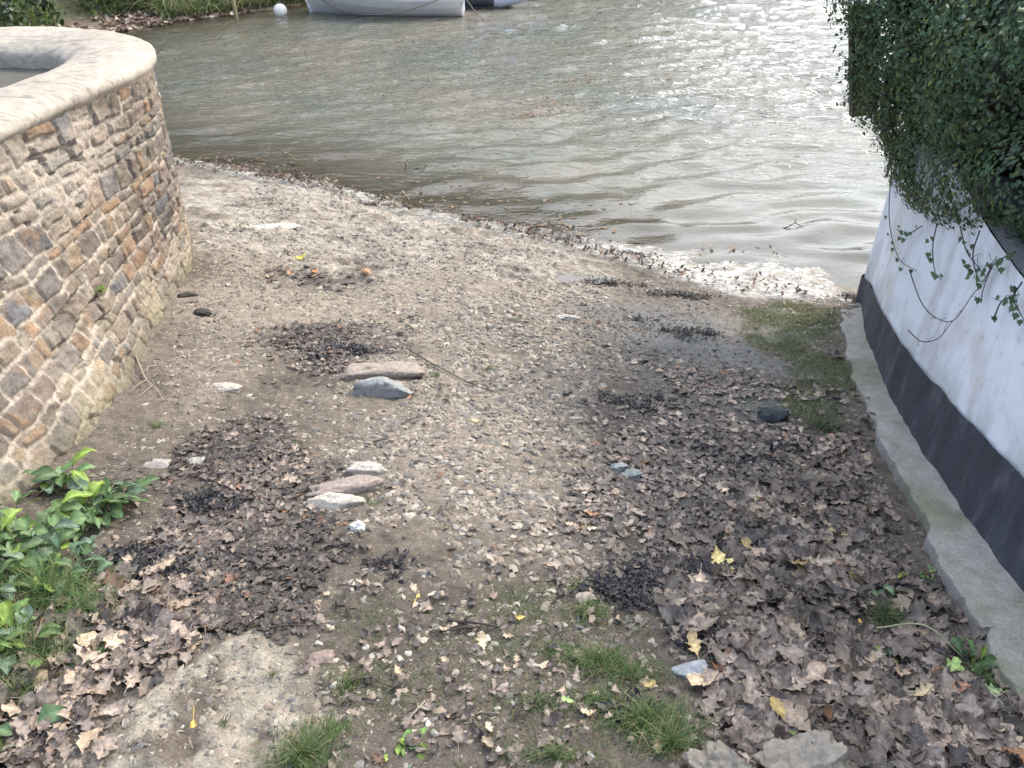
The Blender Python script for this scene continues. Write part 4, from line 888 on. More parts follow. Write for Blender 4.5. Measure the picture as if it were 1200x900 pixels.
# wrack line: leaves, weed and froth along the water's edge
def shore_at(x): return np.interp(x, SX, SY)
mb = MB(); r_ = np.random.default_rng(31)
xs = np.r_[r_.uniform(-3.0, 2.1, 520), r_.normal(-2.2, .35, 260), r_.normal(.9, .35, 120), r_.normal(-1.6, .3, 120), r_.normal(.1, .25, 160)]
for x in xs:
    if x > 2.05: continue
    off = r_.normal(-.07, .10) - .22 * sstep(.3, 1.3, x) * (r_.random() < .8) ; y = shore_at(x) + off + .06 * math.sin(x * 5); z = max(gz1(x, y), .0) + .012 + .012 * r_.random()
    k = r_.random(); c_ = [(.10, .075, .055), (.19, .11, .07), (.30, .23, .17), (.05, .045, .04)][int(k * 4)]
    leaf_mesh(mb, np.array((x, y, z)), r_.uniform(.02, .05), r_.uniform(0, 6.28), r_.uniform(-.4, .9), 3, np.array(c_) * r_.uniform(.7, 1.3), (r_.normal() * .5, r_.normal() * .5), low=True, wid=.28)
tag(mb.build("wrack_leaves", M['leaf']), "line of washed up leaves along the water's edge", "wrack", kind="stuff")
for px, rx, ry, n, lab in [((280, 190), .30, .10, 220, "dark weed tangle at the left end of the wrack line"), ((440, 243), .25, .06, 90, "thin dark weed where the wrack line bends"), ((555, 258), .22, .07, 140, "dark weed heap halfway along the wrack line"),
                           ((640, 278), .2, .06, 110, "black weed in the froth above the wide shallow puddle"), ((750, 300), .25, .08, 110, "dark weed at the start of the thick froth"), ((715, 330), .25, .06, 110, "dark weed below the froth beside the shallow puddle"), ((790, 345), .3, .06, 160, "brown weed along the lower edge of the froth"), ((1000, 350), .08, .08, 60, "dark weed between the froth and the ledge end")]:
    p = at_px(*px); weed_clump(p[0], p[1], rx, ry, n, lab, col=(.04, .03, .022), hgt=.03)
# froth: low lumpy sheet that breaks up at its edges
fxx = np.arange(-3.1, 2.16, .009); tt = np.arange(-.85, .75, .009)
Xf, Tf_ = np.meshgrid(fxx, tt); Xf, Tf_ = Xf.ravel(), Tf_.ravel(); Yf = shore_at(Xf) + Tf_
wR = sstep(.3, 1.5, Xf)
cen = -.10 + .03 * wR + .05 * np.sin(Xf * 4.0); hw = .20 + .33 * wR
band = 1 - np.abs(Tf_ - cen) / hw
nf = fbm(Xf * 5, Yf * 9, 221, 4); nf2 = fbm(Xf * 26, Yf * 34, 223, 3)
h = sstep(-.5, .8, band) * 1.25 - .30 - .75 * (1 - nf) * (1.1 - .2 * wR) + .55 * (nf2 - .5) + .30 * wR * sstep(0, .5, band)
edge_r = sstep(2.16, 2.02, Xf); h = h - (1 - edge_r)
gzf = np.maximum(g_full(Xf, Yf), -.002)
h = h + .10 * (1 - wR) - .10 * (1 - wR) * sstep(.45, .62, fbm(Xf * 2.2, Yf * 2.2, 233, 3)) + .5 * (fbm(Xf * 13, Yf * 22, 235, 4) - .5)
Zf = gzf + np.clip(h, -.06, .5) * .035 * (1 - .5 * wR) + np.where(h > 0, (fbm(Xf * 60, Yf * 60, 225, 2) - .5) * .007, 0) - .004
bl_ = sstep(-.02, .15, h); cf = np.array([.43, .405, .355])[None] * (.35 + 1.0 * fbm(Xf * 22, Yf * 40, 227, 4))[:, None]
cf = lerp(cf, np.array([.20, .16, .11]), sstep(.56, .68, fbm(Xf * 11 + 40, Yf * 17, 229, 4)) * .8)
mb = MB(); mb.add(np.stack([Xf, Yf, Zf], 1), grid_faces(len(fxx), len(tt)), cf)
FM = mb
# drop faces that lie below ground to keep it light
fq = mb.f[0]; keepf = (h[fq] > -.35).any(1); mb.f[0] = fq[keepf]
fm, nt, b = new_mat("froth_bubbles"); L = nt.links; pos = geopos(nt); a = N(nt, "ShaderNodeAttribute", attribute_name="col"); tk = N(nt, "ShaderNodeAttribute", attribute_name="thick")
na = noise_n(nt, 55, 5, .7, pos); vo = N(nt, "ShaderNodeTexVoronoi"); vo.inputs["Scale"].default_value = 130; L.new(pos, vo.inputs["Vector"])
rz = ramp(nt, [(.3, (.72,) * 3), (.7, (1.2,) * 3)]); L.new(na, rz.inputs[0]); L.new(mixc(nt, a.outputs["Color"], rz.outputs[0], 1.0, 'MULTIPLY'), b.inputs["Base Color"]); b.inputs["Roughness"].default_value = .5
q = bump(nt, b, na, .8, .006); bump(nt, b, vo.outputs["Distance"], .5, .003, q)
ad = N(nt, "ShaderNodeMath", operation='ADD'); L.new(tk.outputs["Fac"], ad.inputs[0]); L.new(na, ad.inputs[1])
al = N(nt, "ShaderNodeMapRange"); al.inputs[1].default_value = .48; al.inputs[2].default_value = 1.45; L.new(ad.outputs[0], al.inputs[0]); L.new(al.outputs[0], b.inputs["Alpha"])
tag(mb.build("froth", fm, extra={"thick": np.clip(h * 1.0, -.2, 1)}), "cream coloured froth washed up along the water's edge, thickest near the white wall", "froth", kind="stuff")
# leaves afloat on the creek
mb = MB()
for (px, py, sx_, sy_, n) in ((683, 92, 16, 3, 60), (650, 122, 30, 4, 110), (625, 135, 16, 2, 60), (690, 240, 60, 4, 14), (560, 215, 60, 12, 40), (500, 232, 60, 8, 60), (640, 262, 60, 6, 60), (830, 95, 60, 4, 30), (300, 185, 70, 5, 40), (880, 290, 50, 4, 20)):
    for i in range(n):
        p = at_px(px + rnd.gauss(0, sx_), py + rnd.gauss(0, sy_), zfix=0.006)
        if p[0] > 1.9 or p[1] < shore_at(p[0]): continue
        leaf_mesh(mb, p, rnd.uniform(.025, .05), rnd.uniform(0, 6.28), .1, 3, np.array((.20, .125, .07)) * rnd.uniform(.5, 1.3), low=True, cup=.05)
tag(mb.build("floating_leaves", M['leaf']), "drifts of brown leaves afloat on the creek", "floating leaves", kind="stuff")

# ------------------------------------------------------------------ grass
def blades(mb, P, H_, lean, wid, cols, rs_, seg=4):
    n = len(P); az = rs_.uniform(0, 6.28, n); d = np.stack([np.cos(az), np.sin(az), 0 * az], 1); e = np.stack([-np.sin(az + 0.6), np.cos(az + .6), 0 * az], 1)
    t = np.linspace(0, 1, seg); V = []
    for k, tk in enumerate(t):
        c = P + d * (lean * H_ * tk ** 1.8)[:, None] + np.array([0, 0, 1])[None] * (H_ * (tk - .42 * np.clip(lean, 0, 2) * tk ** 2.2))[:, None]; w = wid * (1 - tk * .92)
        V.append(c - e * w[:, None]); V.append(c + e * w[:, None])
    V = np.stack(V, 1); b0 = (np.arange(n) * 2 * seg)[:, None]
    f = np.concatenate([b0 + np.array([[2 * k, 2 * k + 1, 2 * k + 3, 2 * k + 2]]) for k in range(seg - 1)])
    mb.add(V.reshape(-1, 3), f, np.repeat(cols, 2 * seg, axis=0))
def tuft(px, rx, ry, n, hgt, lab, col=(.10, .17, .055), group=None, wid=.0016, lean=.9, dry=.24):
    p = on_px(*px); r_ = np.random.default_rng(int(px[0] * 7 + px[1])); a_ = r_.uniform(0, 6.28, n); r = np.minimum(np.abs(r_.normal(size=n)) * .55, 1.15 - .2 * r_.random(n))
    X = p[0] + rx * r * np.cos(a_); Y = p[1] + ry * r * np.sin(a_); P = np.stack([X, Y, g_full(X, Y) - .004], 1)
    H_ = hgt * r_.uniform(.4, 1.1, n) * (1.15 - .4 * np.clip(r, 0, 1.3)); c = np.array(col)[None] * r_.uniform(.6, 1.5, (n, 1)); dr_ = r_.random(n) < dry; c[dr_] = np.array([.34, .30, .15]) * r_.uniform(.6, 1.2, (dr_.sum(), 1))
    mb = MB(); blades(mb, P, H_, r_.uniform(.2, 1.3, n) * lean, wid * r_.uniform(.6, 1.3, n), c, r_); tag(mb.build("grass_tuft", M['grass'], origin=p), lab, "grass tuft", group)
T = [((355, 888), .10, .07, 420, .085, "lush grass tuft at the lower edge of the cement crust"), ((393, 862), .07, .04, 160, .06, "thin grass fringe right of the lush foreground tuft"), ((407, 805), .06, .05, 170, .045, "short grass patch right of the cement crust"), ((690, 722), .07, .06, 260, .06, "small bright tuft just below the black seaweed heap"),
     ((700, 778), .13, .06, 620, .065, "wide pale green tuft in the middle of the foreground"), ((735, 795), .12, .05, 360, .06, "grass tuft joined to the right of the wide pale tuft"), ((757, 852), .14, .07, 620, .085, "long green tuft leaning right at the foreground"), ((785, 880), .10, .05, 260, .09, "lowest long grass tuft by the pitted stone"),
     ((646, 764), .045, .03, 120, .04, "small starry grass tuft left of the wide pale tuft"), ((628, 830), .12, .06, 300, .04, "thin dark grass patch left of the round green leaf"), ((700, 825), .12, .05, 260, .045, "sparse yellowing grass between two green tufts"), ((655, 893), .14, .03, 200, .05, "thin grass at the very bottom of the slipway"),
     ((1038, 722), .06, .05, 420, .065, "dark green fine tuft in the litter by the arched stalk"), ((968, 497), .11, .05, 320, .075, "spiky blue green tuft beside the concrete ledge"), ((437, 573), .05, .03, 100, .035, "tiny bright tuft at the end of the flat brown slab"), ((430, 590), .10, .05, 160, .025, "low green patch below the flat brown slab"),
     ((511, 438), .06, .05, 150, .03, "bright green patch right of the long flat stone"), ((572, 430), .06, .03, 90, .03, "second small green patch further right of the flat stones"), ((680, 690), .05, .04, 110, .03, "mossy grass patch above the small bright tuft"), ((320, 795), .04, .02, 60, .02, "little green patch on the cement crust"), ((262, 850), .035, .03, 60, .02, "dark moss spot low on the cement crust"),
     ((690, 622), .06, .03, 90, .025, "thin green patch in mid gravel edge"), ((525, 620), .05, .02, 60, .02, "small green patch below the gravel"), ((343, 520), .06, .05, 90, .03, "dull green patch in the left litter"), ((185, 500), .05, .03, 60, .035, "sparse blades by the pale root"), ((830, 440), .1, .04, 80, .02, "faint green patch on the wet dark ground"), ((790, 432), .1, .04, 70, .02, "faint green patch above the right litter"),
     ((1150, 790), .05, .05, 120, .07, "grass tuft growing at the ledge edge beside the round green leaf")]
for a_ in T: tuft(*a_, col=(.07, .12, .045) if 'dark' in a_[5] else (.085, .125, .075) if 'blue' in a_[5] else (.11, .175, .06))
for i, (px, rx, ry, n, h) in enumerate([((60, 700), .22, .10, 520, .12), ((30, 770), .20, .08, 420, .10), ((95, 720), .12, .07, 240, .07), ((20, 815), .16, .06, 200, .06)]):
    tuft(px, rx, ry, int(n * 1.6), h, ["long grass among the leafy weeds under the stone wall", "lower long grass at the weeds by the stone wall", "grass fringe spilling right of the leafy weeds", "short grass over leaf litter below the weeds"][i], lean=1.1)
def turf_mass(polys, n, hgt, name, lab, col=(.13, .16, .06)):
    allp = np.vstack(polys); r_ = np.random.default_rng(len(lab)); X = r_.uniform(allp[:, 0].min(), allp[:, 0].max(), n * 3); Y = r_.uniform(allp[:, 1].min(), allp[:, 1].max(), n * 3)
    mk = pmask(polys, X, Y, .06, .06) * sstep(.3, .55, fbm(X * 7, Y * 7, 231, 3)); ok = (r_.random(n * 3) < mk) & (X < lox(Y) - .01); X, Y = X[ok][:n], Y[ok][:n]; k = len(X)
    mb = MB(); c = np.array(col)[None] * r_.uniform(.6, 1.4, (k, 1)); d = r_.random(k) < .3; c[d] = np.array([.25, .21, .11])
    blades(mb, np.stack([X, Y, g_full(X, Y) - .003], 1), hgt * r_.uniform(.4, 1.2, k), r_.uniform(.4, 1.6, k), .0018 * r_.uniform(.7, 1.4, k), c, r_, 3); tag(mb.build(name, M['grass']), lab, "grass", kind="stuff")
turf_mass([TURF, TURF2], 14000, .022, "turf", "short mossy turf between the froth and the ledge")
turf_mass([W([(100, 770), (200, 740), (230, 700), (160, 790), (110, 800)]), W([(620, 690), (720, 670), (760, 760), (800, 880), (600, 860)]), DARKM], 5000, .014, "moss", "thin moss and seedlings over the foreground mud", (.09, .13, .04))

# ------------------------------------------------------------------ leafy weeds
def spoon_leaf(mb, p, az, L_, w, rise, col, stem=.35):
    st = 14; t = np.linspace(0, 1, st); el = rise * (1 - 1.35 * t ** 1.4); ds = L_ / st
    hx = np.cumsum(np.cos(el)) * ds; hz = np.cumsum(np.sin(el)) * ds; env = np.where(t < stem, .07, 0) + np.sin(math.pi * np.clip((t - stem) / (1 - stem), 0, 1) ** .85) ** .8 * (t >= stem); env = np.maximum(env, .07); env = env * (1 + .09 * np.random.default_rng(rnd.randrange(9999)).normal(size=st)); env[-1] = .05
    d = np.array([math.cos(az), math.sin(az), 0]); e = np.array([-math.sin(az), math.cos(az), 0]); C_ = p + hx[:, None] * d + hz[:, None] * np.array([0, 0, 1])
    rows = []; wav = .22 * w * np.sin(t * 16 + rnd.uniform(0, 6))
    roll = rnd.uniform(-.7, .7)
    for k in (-1, -.5, 0, .5, 1):
        rows.append(C_ + e * (k * w * env * math.cos(roll))[:, None] + np.array([0, 0, 1])[None] * (k * w * env * math.sin(roll) + abs(k) ** 1.5 * .32 * w * env + (wav * abs(k) if abs(k) == 1 else 0))[:, None])
    V = np.array(rows).reshape(-1, 3); c = np.broadcast_to(np.array(col), (len(V), 3)).copy(); c[2 * st:3 * st] = c[2 * st:3 * st] * 1.5 + .02
    mb.add(V, grid_faces(st, 5), c)
def weed_plant(px, n, Lr, w, lab, name="leafy_weed", col=(.115, .18, .065), spread=.03, rise=(.7, 1.45), group=None, azr=(0, 6.28)):
    p = on_px(*px); t = thing(name, p, lab, "weed", group); mb = MB(); old = MB(); n = int(n * 1.5)
    for i in range(n):
        L_ = rnd.uniform(*Lr); az = rnd.uniform(*azr); q = p + np.array([rnd.gauss(0, spread), rnd.gauss(0, spread), -.005]); c = np.array(col) * rnd.uniform(.65, 1.3)
        if rnd.random() < .25: c = np.array([.17, .24, .15]) * rnd.uniform(.7, 1.1)
        if rnd.random() < .15: c = np.array([.20, .28, .05])
        spoon_leaf(mb, q, az, L_ * rnd.uniform(.55, .95), w * .62 * L_ * rnd.uniform(.7, 1.2), rnd.uniform(*rise), c)
    mb.build("foliage", M['green'], t)
    for i in range(4):
        az = rnd.uniform(0, 6.28); spoon_leaf(old, p + np.array([rnd.gauss(0, spread), rnd.gauss(0, spread), 0]), az, rnd.uniform(*Lr) * .7, .12 * Lr[0], .25, (.13, .07, .045))
    old.build("withered_leaf", M['leaf'], t)
weed_plant((112, 600), 40, (.10, .20), .20, "tall leafy weed furthest up the slipway against the stone wall", spread=.035)
weed_plant((72, 572), 22, (.10, .20), .17, "slender weed leaning on the stone wall behind the tall one", spread=.02, rise=(1.1, 1.45))
weed_plant((30, 655), 40, (.10, .19), .21, "big leafy weed clump in the middle under the stone wall", spread=.05)
weed_plant((85, 668), 24, (.08, .15), .21, "leafy weed with grey green leaves right of the big clump", spread=.035, col=(.10, .16, .08))
weed_plant((5, 628), 26, (.09, .17), .19, "leafy weed pressed against the stone wall behind the big clump", spread=.04, rise=(.8, 1.45))
weed_plant((-10, 700), 26, (.10, .2), .2, "leafy weed half out of frame under the stone wall", spread=.05)
weed_plant((20, 755), 22, (.09, .17), .22, "bright leafy weed in the long grass under the stone wall", spread=.035, col=(.13, .21, .06))
weed_plant((-8, 880), 9, (.08, .14), .28, "broad leaved weed at the bottom corner below the stone wall", spread=.03, col=(.14, .23, .10), rise=(.3, .8))
weed_plant((1040, 690), 11, (.06, .11), .22, "pale wilting weed above the dark green tuft by the ledge", spread=.02, col=(.16, .23, .12), rise=(.2, .8))
weed_plant((1050, 778), 9, (.05, .08), .22, "small grey green weed below the arched stalk", spread=.015, col=(.12, .16, .10), rise=(.2, .8))
weed_plant((1140, 778), 12, (.05, .12), .2, "dandelion like weed growing at the ledge edge", spread=.02, col=(.10, .18, .06), rise=(.5, 1.3))
weed_plant((1092, 670), 7, (.04, .07), .25, "small green sprout at the ledge by the pale wilting weed", spread=.012, col=(.10, .18, .06))
weed_plant((480, 878), 14, (.03, .05), .3, "small flat green rosette on the foreground mud", spread=.02, col=(.16, .27, .07), rise=(.1, .5))
weed_plant((100, 780), 12, (.03, .06), .3, "low mossy green seedlings in the litter below the weeds", spread=.05, col=(.08, .15, .04), rise=(.1, .6))
weed_plant((160, 770), 10, (.03, .05), .3, "dark green seedlings in the litter beside the cement crust", spread=.04, col=(.05, .10, .035), rise=(.1, .6))
# fern sprig in the stone wall joint
sp_ = None
k_ = np.argmin([np.hypot(*(np.array(proj(q)) - (113, 342))) for q in P1[::37]]); q0 = P1[::37][k_]
t = thing("wall_fern", q0, "tiny bright fern sprig growing from a joint of the stone wall", "fern"); mb = MB()
for i in range(9): spoon_leaf(mb, q0 + rng.normal(size=3) * .006, rnd.uniform(-1.2, .9), rnd.uniform(.03, .05), .008, rnd.uniform(.2, 1.2), (.20, .28, .06), .2)
mb.build("foliage", M['green'], t)

# ------------------------------------------------------------------ ivy strands on the white wall
def wf(px, py, out=.02):
    """point on the white wall's face under a pixel"""
    d = FW + RT * (px - 600) / F - UP * (py - 450) / F; ts = np.arange(1.2, 7, .004); P = EYE[None] + ts[:, None] * d; h = P[:, 2] - basez(P[:, 1]); hit = P[:, 0] > face_x(P[:, 1], np.clip(h, 0, 1)) - out
    return P[np.argmax(hit)]
IV = [([(1045, 190), (1042, 255), (1052, 300), (1074, 318)], 5, "ivy strand hanging nearest the wall's water-side corner"), ([(1098, 262), (1093, 290), (1096, 320), (1104, 328)], 5, "short ivy strand second from the wall's corner"),
      ([(1125, 265), (1133, 295), (1148, 315), (1155, 325)], 6, "leafy ivy strand hanging from the hedge's middle"), ([(1148, 270), (1140, 300), (1150, 330), (1168, 300)], 5, "tangled ivy strand beside the bare wall top"),
      ([(1190, 295), (1165, 310), (1152, 340), (1150, 355)], 7, "thick ivy strand curving down under the bare wall top"), ([(1198, 330), (1188, 350), (1200, 375)], 6, "broad leaved ivy strand at the right frame edge"),
      ([(1066, 318), (1080, 355), (1098, 373), (1118, 375), (1140, 345), (1158, 325)], 0, "long bare ivy runner looping low across the white wall"), ([(1064, 387), (1080, 400), (1100, 396), (1117, 375)], 0, "short bare runner below the long looping one"),
      ([(1165, 372), (1175, 352), (1195, 345)], 3, "ivy strand with small leaves below the broad leaved one"), ([(1080, 265), (1062, 275), (1050, 268)], 6, "small leaved sprig reaching left below the hedge")]
for pts_, nl, lab in IV:
    P = np.array([wf(*q, out=.03 + .012 * rnd.random()) for q in pts_]); path = smooth_path(P, 34)
    t = thing("ivy_strand", P[0], lab, "ivy"); mb = MB(); tube(mb, path, np.linspace(.0028, .0014, 34), 5, (.055, .045, .04))
    for k in range(3):
        q = path[rnd.randrange(6, 30)]; e = q + rng.normal(size=3) * np.array([.006, .03, .03]); tube(mb, smooth_path([q, (q + e) / 2 + (-.004, 0, 0), e], 5), .001, 4, (.055, .045, .04))
    mb.build("stem", M['twig'], t)
    if nl:
        mb = MB()
        for j in range(int(nl * 1.6)): ivy_leaf(mb, path[int((.05 + .93 * (j + .5) / (nl * 1.6)) * 33)] + rng.normal(size=3) * np.array([.006, .015, .015]) + (-.008, 0, 0), rnd.uniform(.017, .031), (.085, .14, .065))
        mb.build("foliage", M['green'], t, smooth=False)
# sprigs at the hedge's outline
for i, (a_, b2, nl, lab) in enumerate([((1003, 2, 2.05), (974, 65, 1.55), 8, "long thin sprig drooping from the top of the hedge"), ((1002, 60, 1.8), (978, 92, 1.5), 8, "thin sprig sticking out below the drooping one"), ((1004, 85, 1.6), (982, 100, 1.5), 7, "level thin sprig halfway up the hedge's outline"),
     ((1004, 108, 1.5), (977, 124, 1.4), 7, "lower thin sprig sticking out just above the board's foot"), ((1024, 135, 1.5), (1042, 186, 1.1), 10, "small sprig under the board's foot"), ((1008, 135, 1.4), (1000, 149, 1.33), 4, "tiny sprig below the board"), ((1000, 20, 1.9), (972, 30, 1.8), 8, "short sprig near the top of the hedge's outline"), ((1002, 40, 1.9), (980, 45, 1.8), 6, "stubby sprig between two longer ones")]):
    def far(px, py, y): d = FW + RT * (px - 600) / F - UP * (py - 450) / F; return EYE + d * (y / d[1])
    sprig(far(a_[0] + 10, a_[1], 4.75), far(b2[0], b2[1], 4.75), (0, 0, .02), nl * 2, .017, "hedge_sprig", lab, "hedge sprig", None, (.045, .065, .04), rad=.0014)
def far(px, py, y): d = FW + RT * (px - 600) / F - UP * (py - 450) / F; return EYE + d * (y / d[1])
# board at the hedge end
bt = far(999, 30, 4.9); bb = far(999, 136, 4.9)
mb = MB(); x0, x1, y0, y1, z0, z1 = bb[0], bb[0] + .13, 4.88, 4.915, bb[2], bt[2] + .1
lx = (bt[0] - bb[0]) * 1.25; V = [(x0, y0, z0), (x1, y0, z0 + .015), (x1, y1, z0 + .015), (x0, y1, z0), (x0 + lx, y0, z1), (x1 + lx, y0, z1), (x1 + lx, y1, z1), (x0 + lx, y1, z1)]
pmx, nt, b = new_mat("mossy_board"); L = nt.links; ng = noise_n(nt, 9, 5, .65, geopos(nt)); r = ramp(nt, [(.4, (.09, .08, .06)), (.55, (.17, .18, .06)), (.7, (.26, .27, .08))]); L.new(ng, r.inputs[0]); L.new(r.outputs[0], b.inputs["Base Color"]); b.inputs["Roughness"].default_value = .9; bump(nt, b, ng, .4, .01)
bd = thing("wooden_board", (x0, y0, z0), "weathered upright board with yellow moss at the hedge's water-side end", "board"); mb.add(V, [(0, 3, 2, 1), (4, 5, 6, 7), (0, 1, 5, 4), (1, 2, 6, 5), (2, 3, 7, 6), (3, 0, 4, 7)]); bf_o = mb.build("board_face", pmx, bd, smooth=False)
mb = MB(); mb.add(np.array([(x0 - .012, y0 - .012, z0), (x0 - .001, y0 - .012, z0), (x0 - .001, y1 + .01, z0), (x0 - .012, y1 + .01, z0), (x0 + lx - .012, y0 - .012, z1), (x0 + lx - .001, y0 - .012, z1), (x0 + lx - .001, y1 + .01, z1), (x0 + lx - .012, y1 + .01, z1)]), [(0, 3, 2, 1), (4, 5, 6, 7), (0, 1, 5, 4), (1, 2, 6, 5), (2, 3, 7, 6), (3, 0, 4, 7)], (.12, .11, .085)); mb.build("edge_strip", M['twig'], bf_o, smooth=False)
mb = MB(); q = far(1043, 190, 4.72); tube(mb, [q + (0, 0, -.08), q + (0, 0, .12)], .007, 8, (.14, .06, .05)); tag(mb.build("metal_rod", M['twig'], origin=q), "short rusty rod standing on the wall's end beneath the hedge", "rod")
# large pale leaf near the camera at the hedge top
t = thing("broad_leaf_sprig", far(1215, 10, 2.3), "pair of large pale leaves hanging close by at the hedge's top corner", "leaves")
mb = MB(); spoon_leaf(mb, far(1232, -10, 2.3), 3.5, .13, .035, .0, (.16, .22, .12), .15); spoon_leaf(mb, far(1240, 6, 2.3), 3.2, .10, .028, -.3, (.13, .19, .10), .15); mb.build("foliage", M['green'], t)
mb = MB(); tube(mb, [far(1232, -10, 2.3), far(1300, -20, 2.5)], .003, 6, (.12, .12, .06)); mb.build("stem", M['twig'], t)

# ------------------------------------------------------------------ BOATS, BUOY, STAKE
white = plain("boat_white", (.88, .88, .89), .35, .06, 8, .1, .5); wood = plain("boat_wood", (.16, .085, .04), .5, .3, 20); ropem = plain("rope", (.16, .14, .10), .9, .4, 200, .8)
greyt = plain("hypalon_grey", (.52, .55, .62), .5, .1, 10); blackp = plain("black_rubber", (.03, .032, .04), .6, .2, 20); inner = plain("boat_inside", (.45, .46, .46), .6, .15, 12)
bx0, bx1, byc = -3.02, -.76, 14.42
boat = thing("rowing_dinghy", (-1.9, byc, 0), "white clinker dinghy moored across the creek with a wood rubbing strake", "boat")
nst = 40; ts = np.linspace(0, 1, nst)     # 0 bow (left) 1 stern
beam = .58 * np.clip(np.sin(np.clip(ts * .62 + .0, 0, 1) * math.pi) ** .75, 0, 1); beam = .60 * (1 - (1 - np.clip(ts / .55, 0, 1)) ** 2.2) * (1 - .16 * np.clip((ts - .55) / .45, 0, 1) ** 2); beam[0] = .012
sheer = .30 + .24 * (1 - ts) ** 2.2 + .03 * ts ** 2; keel = -.14 + .10 * (1 - ts) ** 6
xs_ = bx0 + (bx1 - bx0) * ts
def hull(side, off=0, inset=1.0):
    npl = 6; rows = []
    for s_i in range(npl):
        for e_ in (0, 1):
            v = (s_i + e_) / npl; ly = .012 * (1 - e_) * (1 if s_i > 0 else 0)
            sec = np.sin(v * math.pi / 2) ** .72; yb = beam * sec * inset + ly * (beam > .03) + off; zb = keel + (sheer - keel) * (v ** 1.35) + off
            rake = -.20 * (v) * (1 - ts) ** 3 + .0; rows.append(np.stack([xs_ + rake, byc + side * yb, zb], 1))
    return np.array(rows)
mb = MB()
for sd_ in (-1, 1):
    Rr = hull(sd_); mb.add(Rr.reshape(-1, 3), grid_faces(nst, Rr.shape[0]))
hull_o = mb.build("hull", white, boat)
mb = MB()
for sd_ in (-1, 1): Rr = hull(sd_, .0, .93); Rr[..., 2] += .02; Rr[..., 2] = np.minimum(Rr[..., 2], sheer[None] - .01); mb.add(Rr.reshape(-1, 3), grid_faces(nst, Rr.shape[0]))
mb.build("inner_skin", inner, boat)
a_, c_ = hull(-1)[:, -1], hull(1)[:, -1]; mb = MB(); V = np.concatenate([a_ + (.004, 0, 0), c_ + (.004, 0, 0), a_ + (.035, 0, 0), c_ + (.035, 0, 0)]); k = len(a_)
mb.add(V, [(i, i + 1, k + i + 1, k + i) for i in range(k - 1)] + [(2 * k + i, 2 * k + i + 1, 3 * k + i + 1, 3 * k + i) for i in range(k - 1)] + [(i, i + 1, 2 * k + i + 1, 2 * k + i) for i in range(k - 1)] + [(k + i, k + i + 1, 3 * k + i + 1, 3 * k + i) for i in range(k - 1)]); mb.build("transom", white, boat)
for sd_ in (-1, 1):
    Rr = hull(sd_)[-1]; mb = MB(); tube(mb, Rr + np.array([0, sd_ * .008, .004]), .018, 8); mb.build("gunwale", wood, hull_o)
mb = MB(); Rr = hull(1)[:, 0]; tube(mb, Rr + (-.008, 0, 0), .014, 8); mb.build("stem_post", white, hull_o)
for tx_ in (.4, .72):
    xx = bx0 + (bx1 - bx0) * tx_; i = int(tx_ * nst); wd = beam[i] * .93; mb = MB(); V = [(xx + dx, byc + dy, sheer[i] - .08 + dz) for dz in (0, .02) for dx, dy in ((-.1, -wd), (.1, -wd), (.1, wd), (-.1, wd))]
    mb.add(V, [(0, 3, 2, 1), (4, 5, 6, 7), (0, 1, 5, 4), (1, 2, 6, 5), (2, 3, 7, 6), (3, 0, 4, 7)]); mb.build("thwart", wood, boat, smooth=False)
mb = MB(); P = [(bx0 - .17, byc - .02, .5), (bx0 + .35, byc - .40, .15), (bx0 + 1.0, byc - .64, .07), (bx0 + 1.6, byc - .65, .16), (bx1 - .1, byc - .56, .34)]; tube(mb, smooth_path(P, 40), .008, 6); ro = mb.build("mooring_rope", ropem, origin=P[0]); tag(ro, "dark rope sagging along the white dinghy's side", "rope")
mb = MB(); P = [(bx1 + .02, byc - .3, .3), (bx1 + .25, byc - .62, .08), (bx1 + .45, byc - .9, -.03)]; tube(mb, smooth_path(P, 14), .007, 6); tag(mb.build("mooring_rope", ropem, origin=P[0]), "short rope running from the dinghy's stern into the water", "rope")
# inflatable tender behind
inf = thing("inflatable_tender", (-.1, 15.0, 0), "grey inflatable tender with cone-ended tubes moored beyond the white dinghy", "boat")
def pont(y, name):
    mb = MB(); P = [(-2.1, 15.1, .26), (-1.9, y + (.15 if y < 15.1 else -.15), .24), (-1.5, y, .21), (-.9, y, .19), (-.1, y, .19), (.26, y, .2), (.45, y, .215), (.60, y, .22)]
    rr_ = [.19, .2, .2, .2, .2, .2, .11, .02]; pth = smooth_path(P, 50); tube(mb, pth, np.interp(np.linspace(0, 1, 50), np.linspace(0, 1, 8), rr_), 20); return mb.build(name, greyt, inf)
tube_o = pont(14.78, "air_tube"); pont(15.6, "air_tube")
mb = MB(); P = smooth_path([(-1.3, 14.78, .12), (-.7, 14.78, .12), (-.28, 14.78, .12)], 10); tube(mb, P + np.array([0, -.10, .0]), .10, 20); mb.build("rubbing_strip", blackp, tube_o)
mb = MB(); V = [(x, y, z) for x in (-.05, -.01) for y, z in ((14.85, .05), (15.53, .05), (15.53, .42), (14.85, .42))]; mb.add(V, [(0, 1, 2, 3), (7, 6, 5, 4), (0, 4, 5, 1), (1, 5, 6, 2), (2, 6, 7, 3), (3, 7, 4, 0)]); mb.build("transom", blackp, inf, smooth=False)
mb = MB(); V = [(x, y, .08) for x, y in ((-1.6, 14.85), (0, 14.85), (0, 15.53), (-1.6, 15.53))]; mb.add(V, [(0, 1, 2, 3)]); mb.build("floor_panel", blackp, inf, smooth=False)
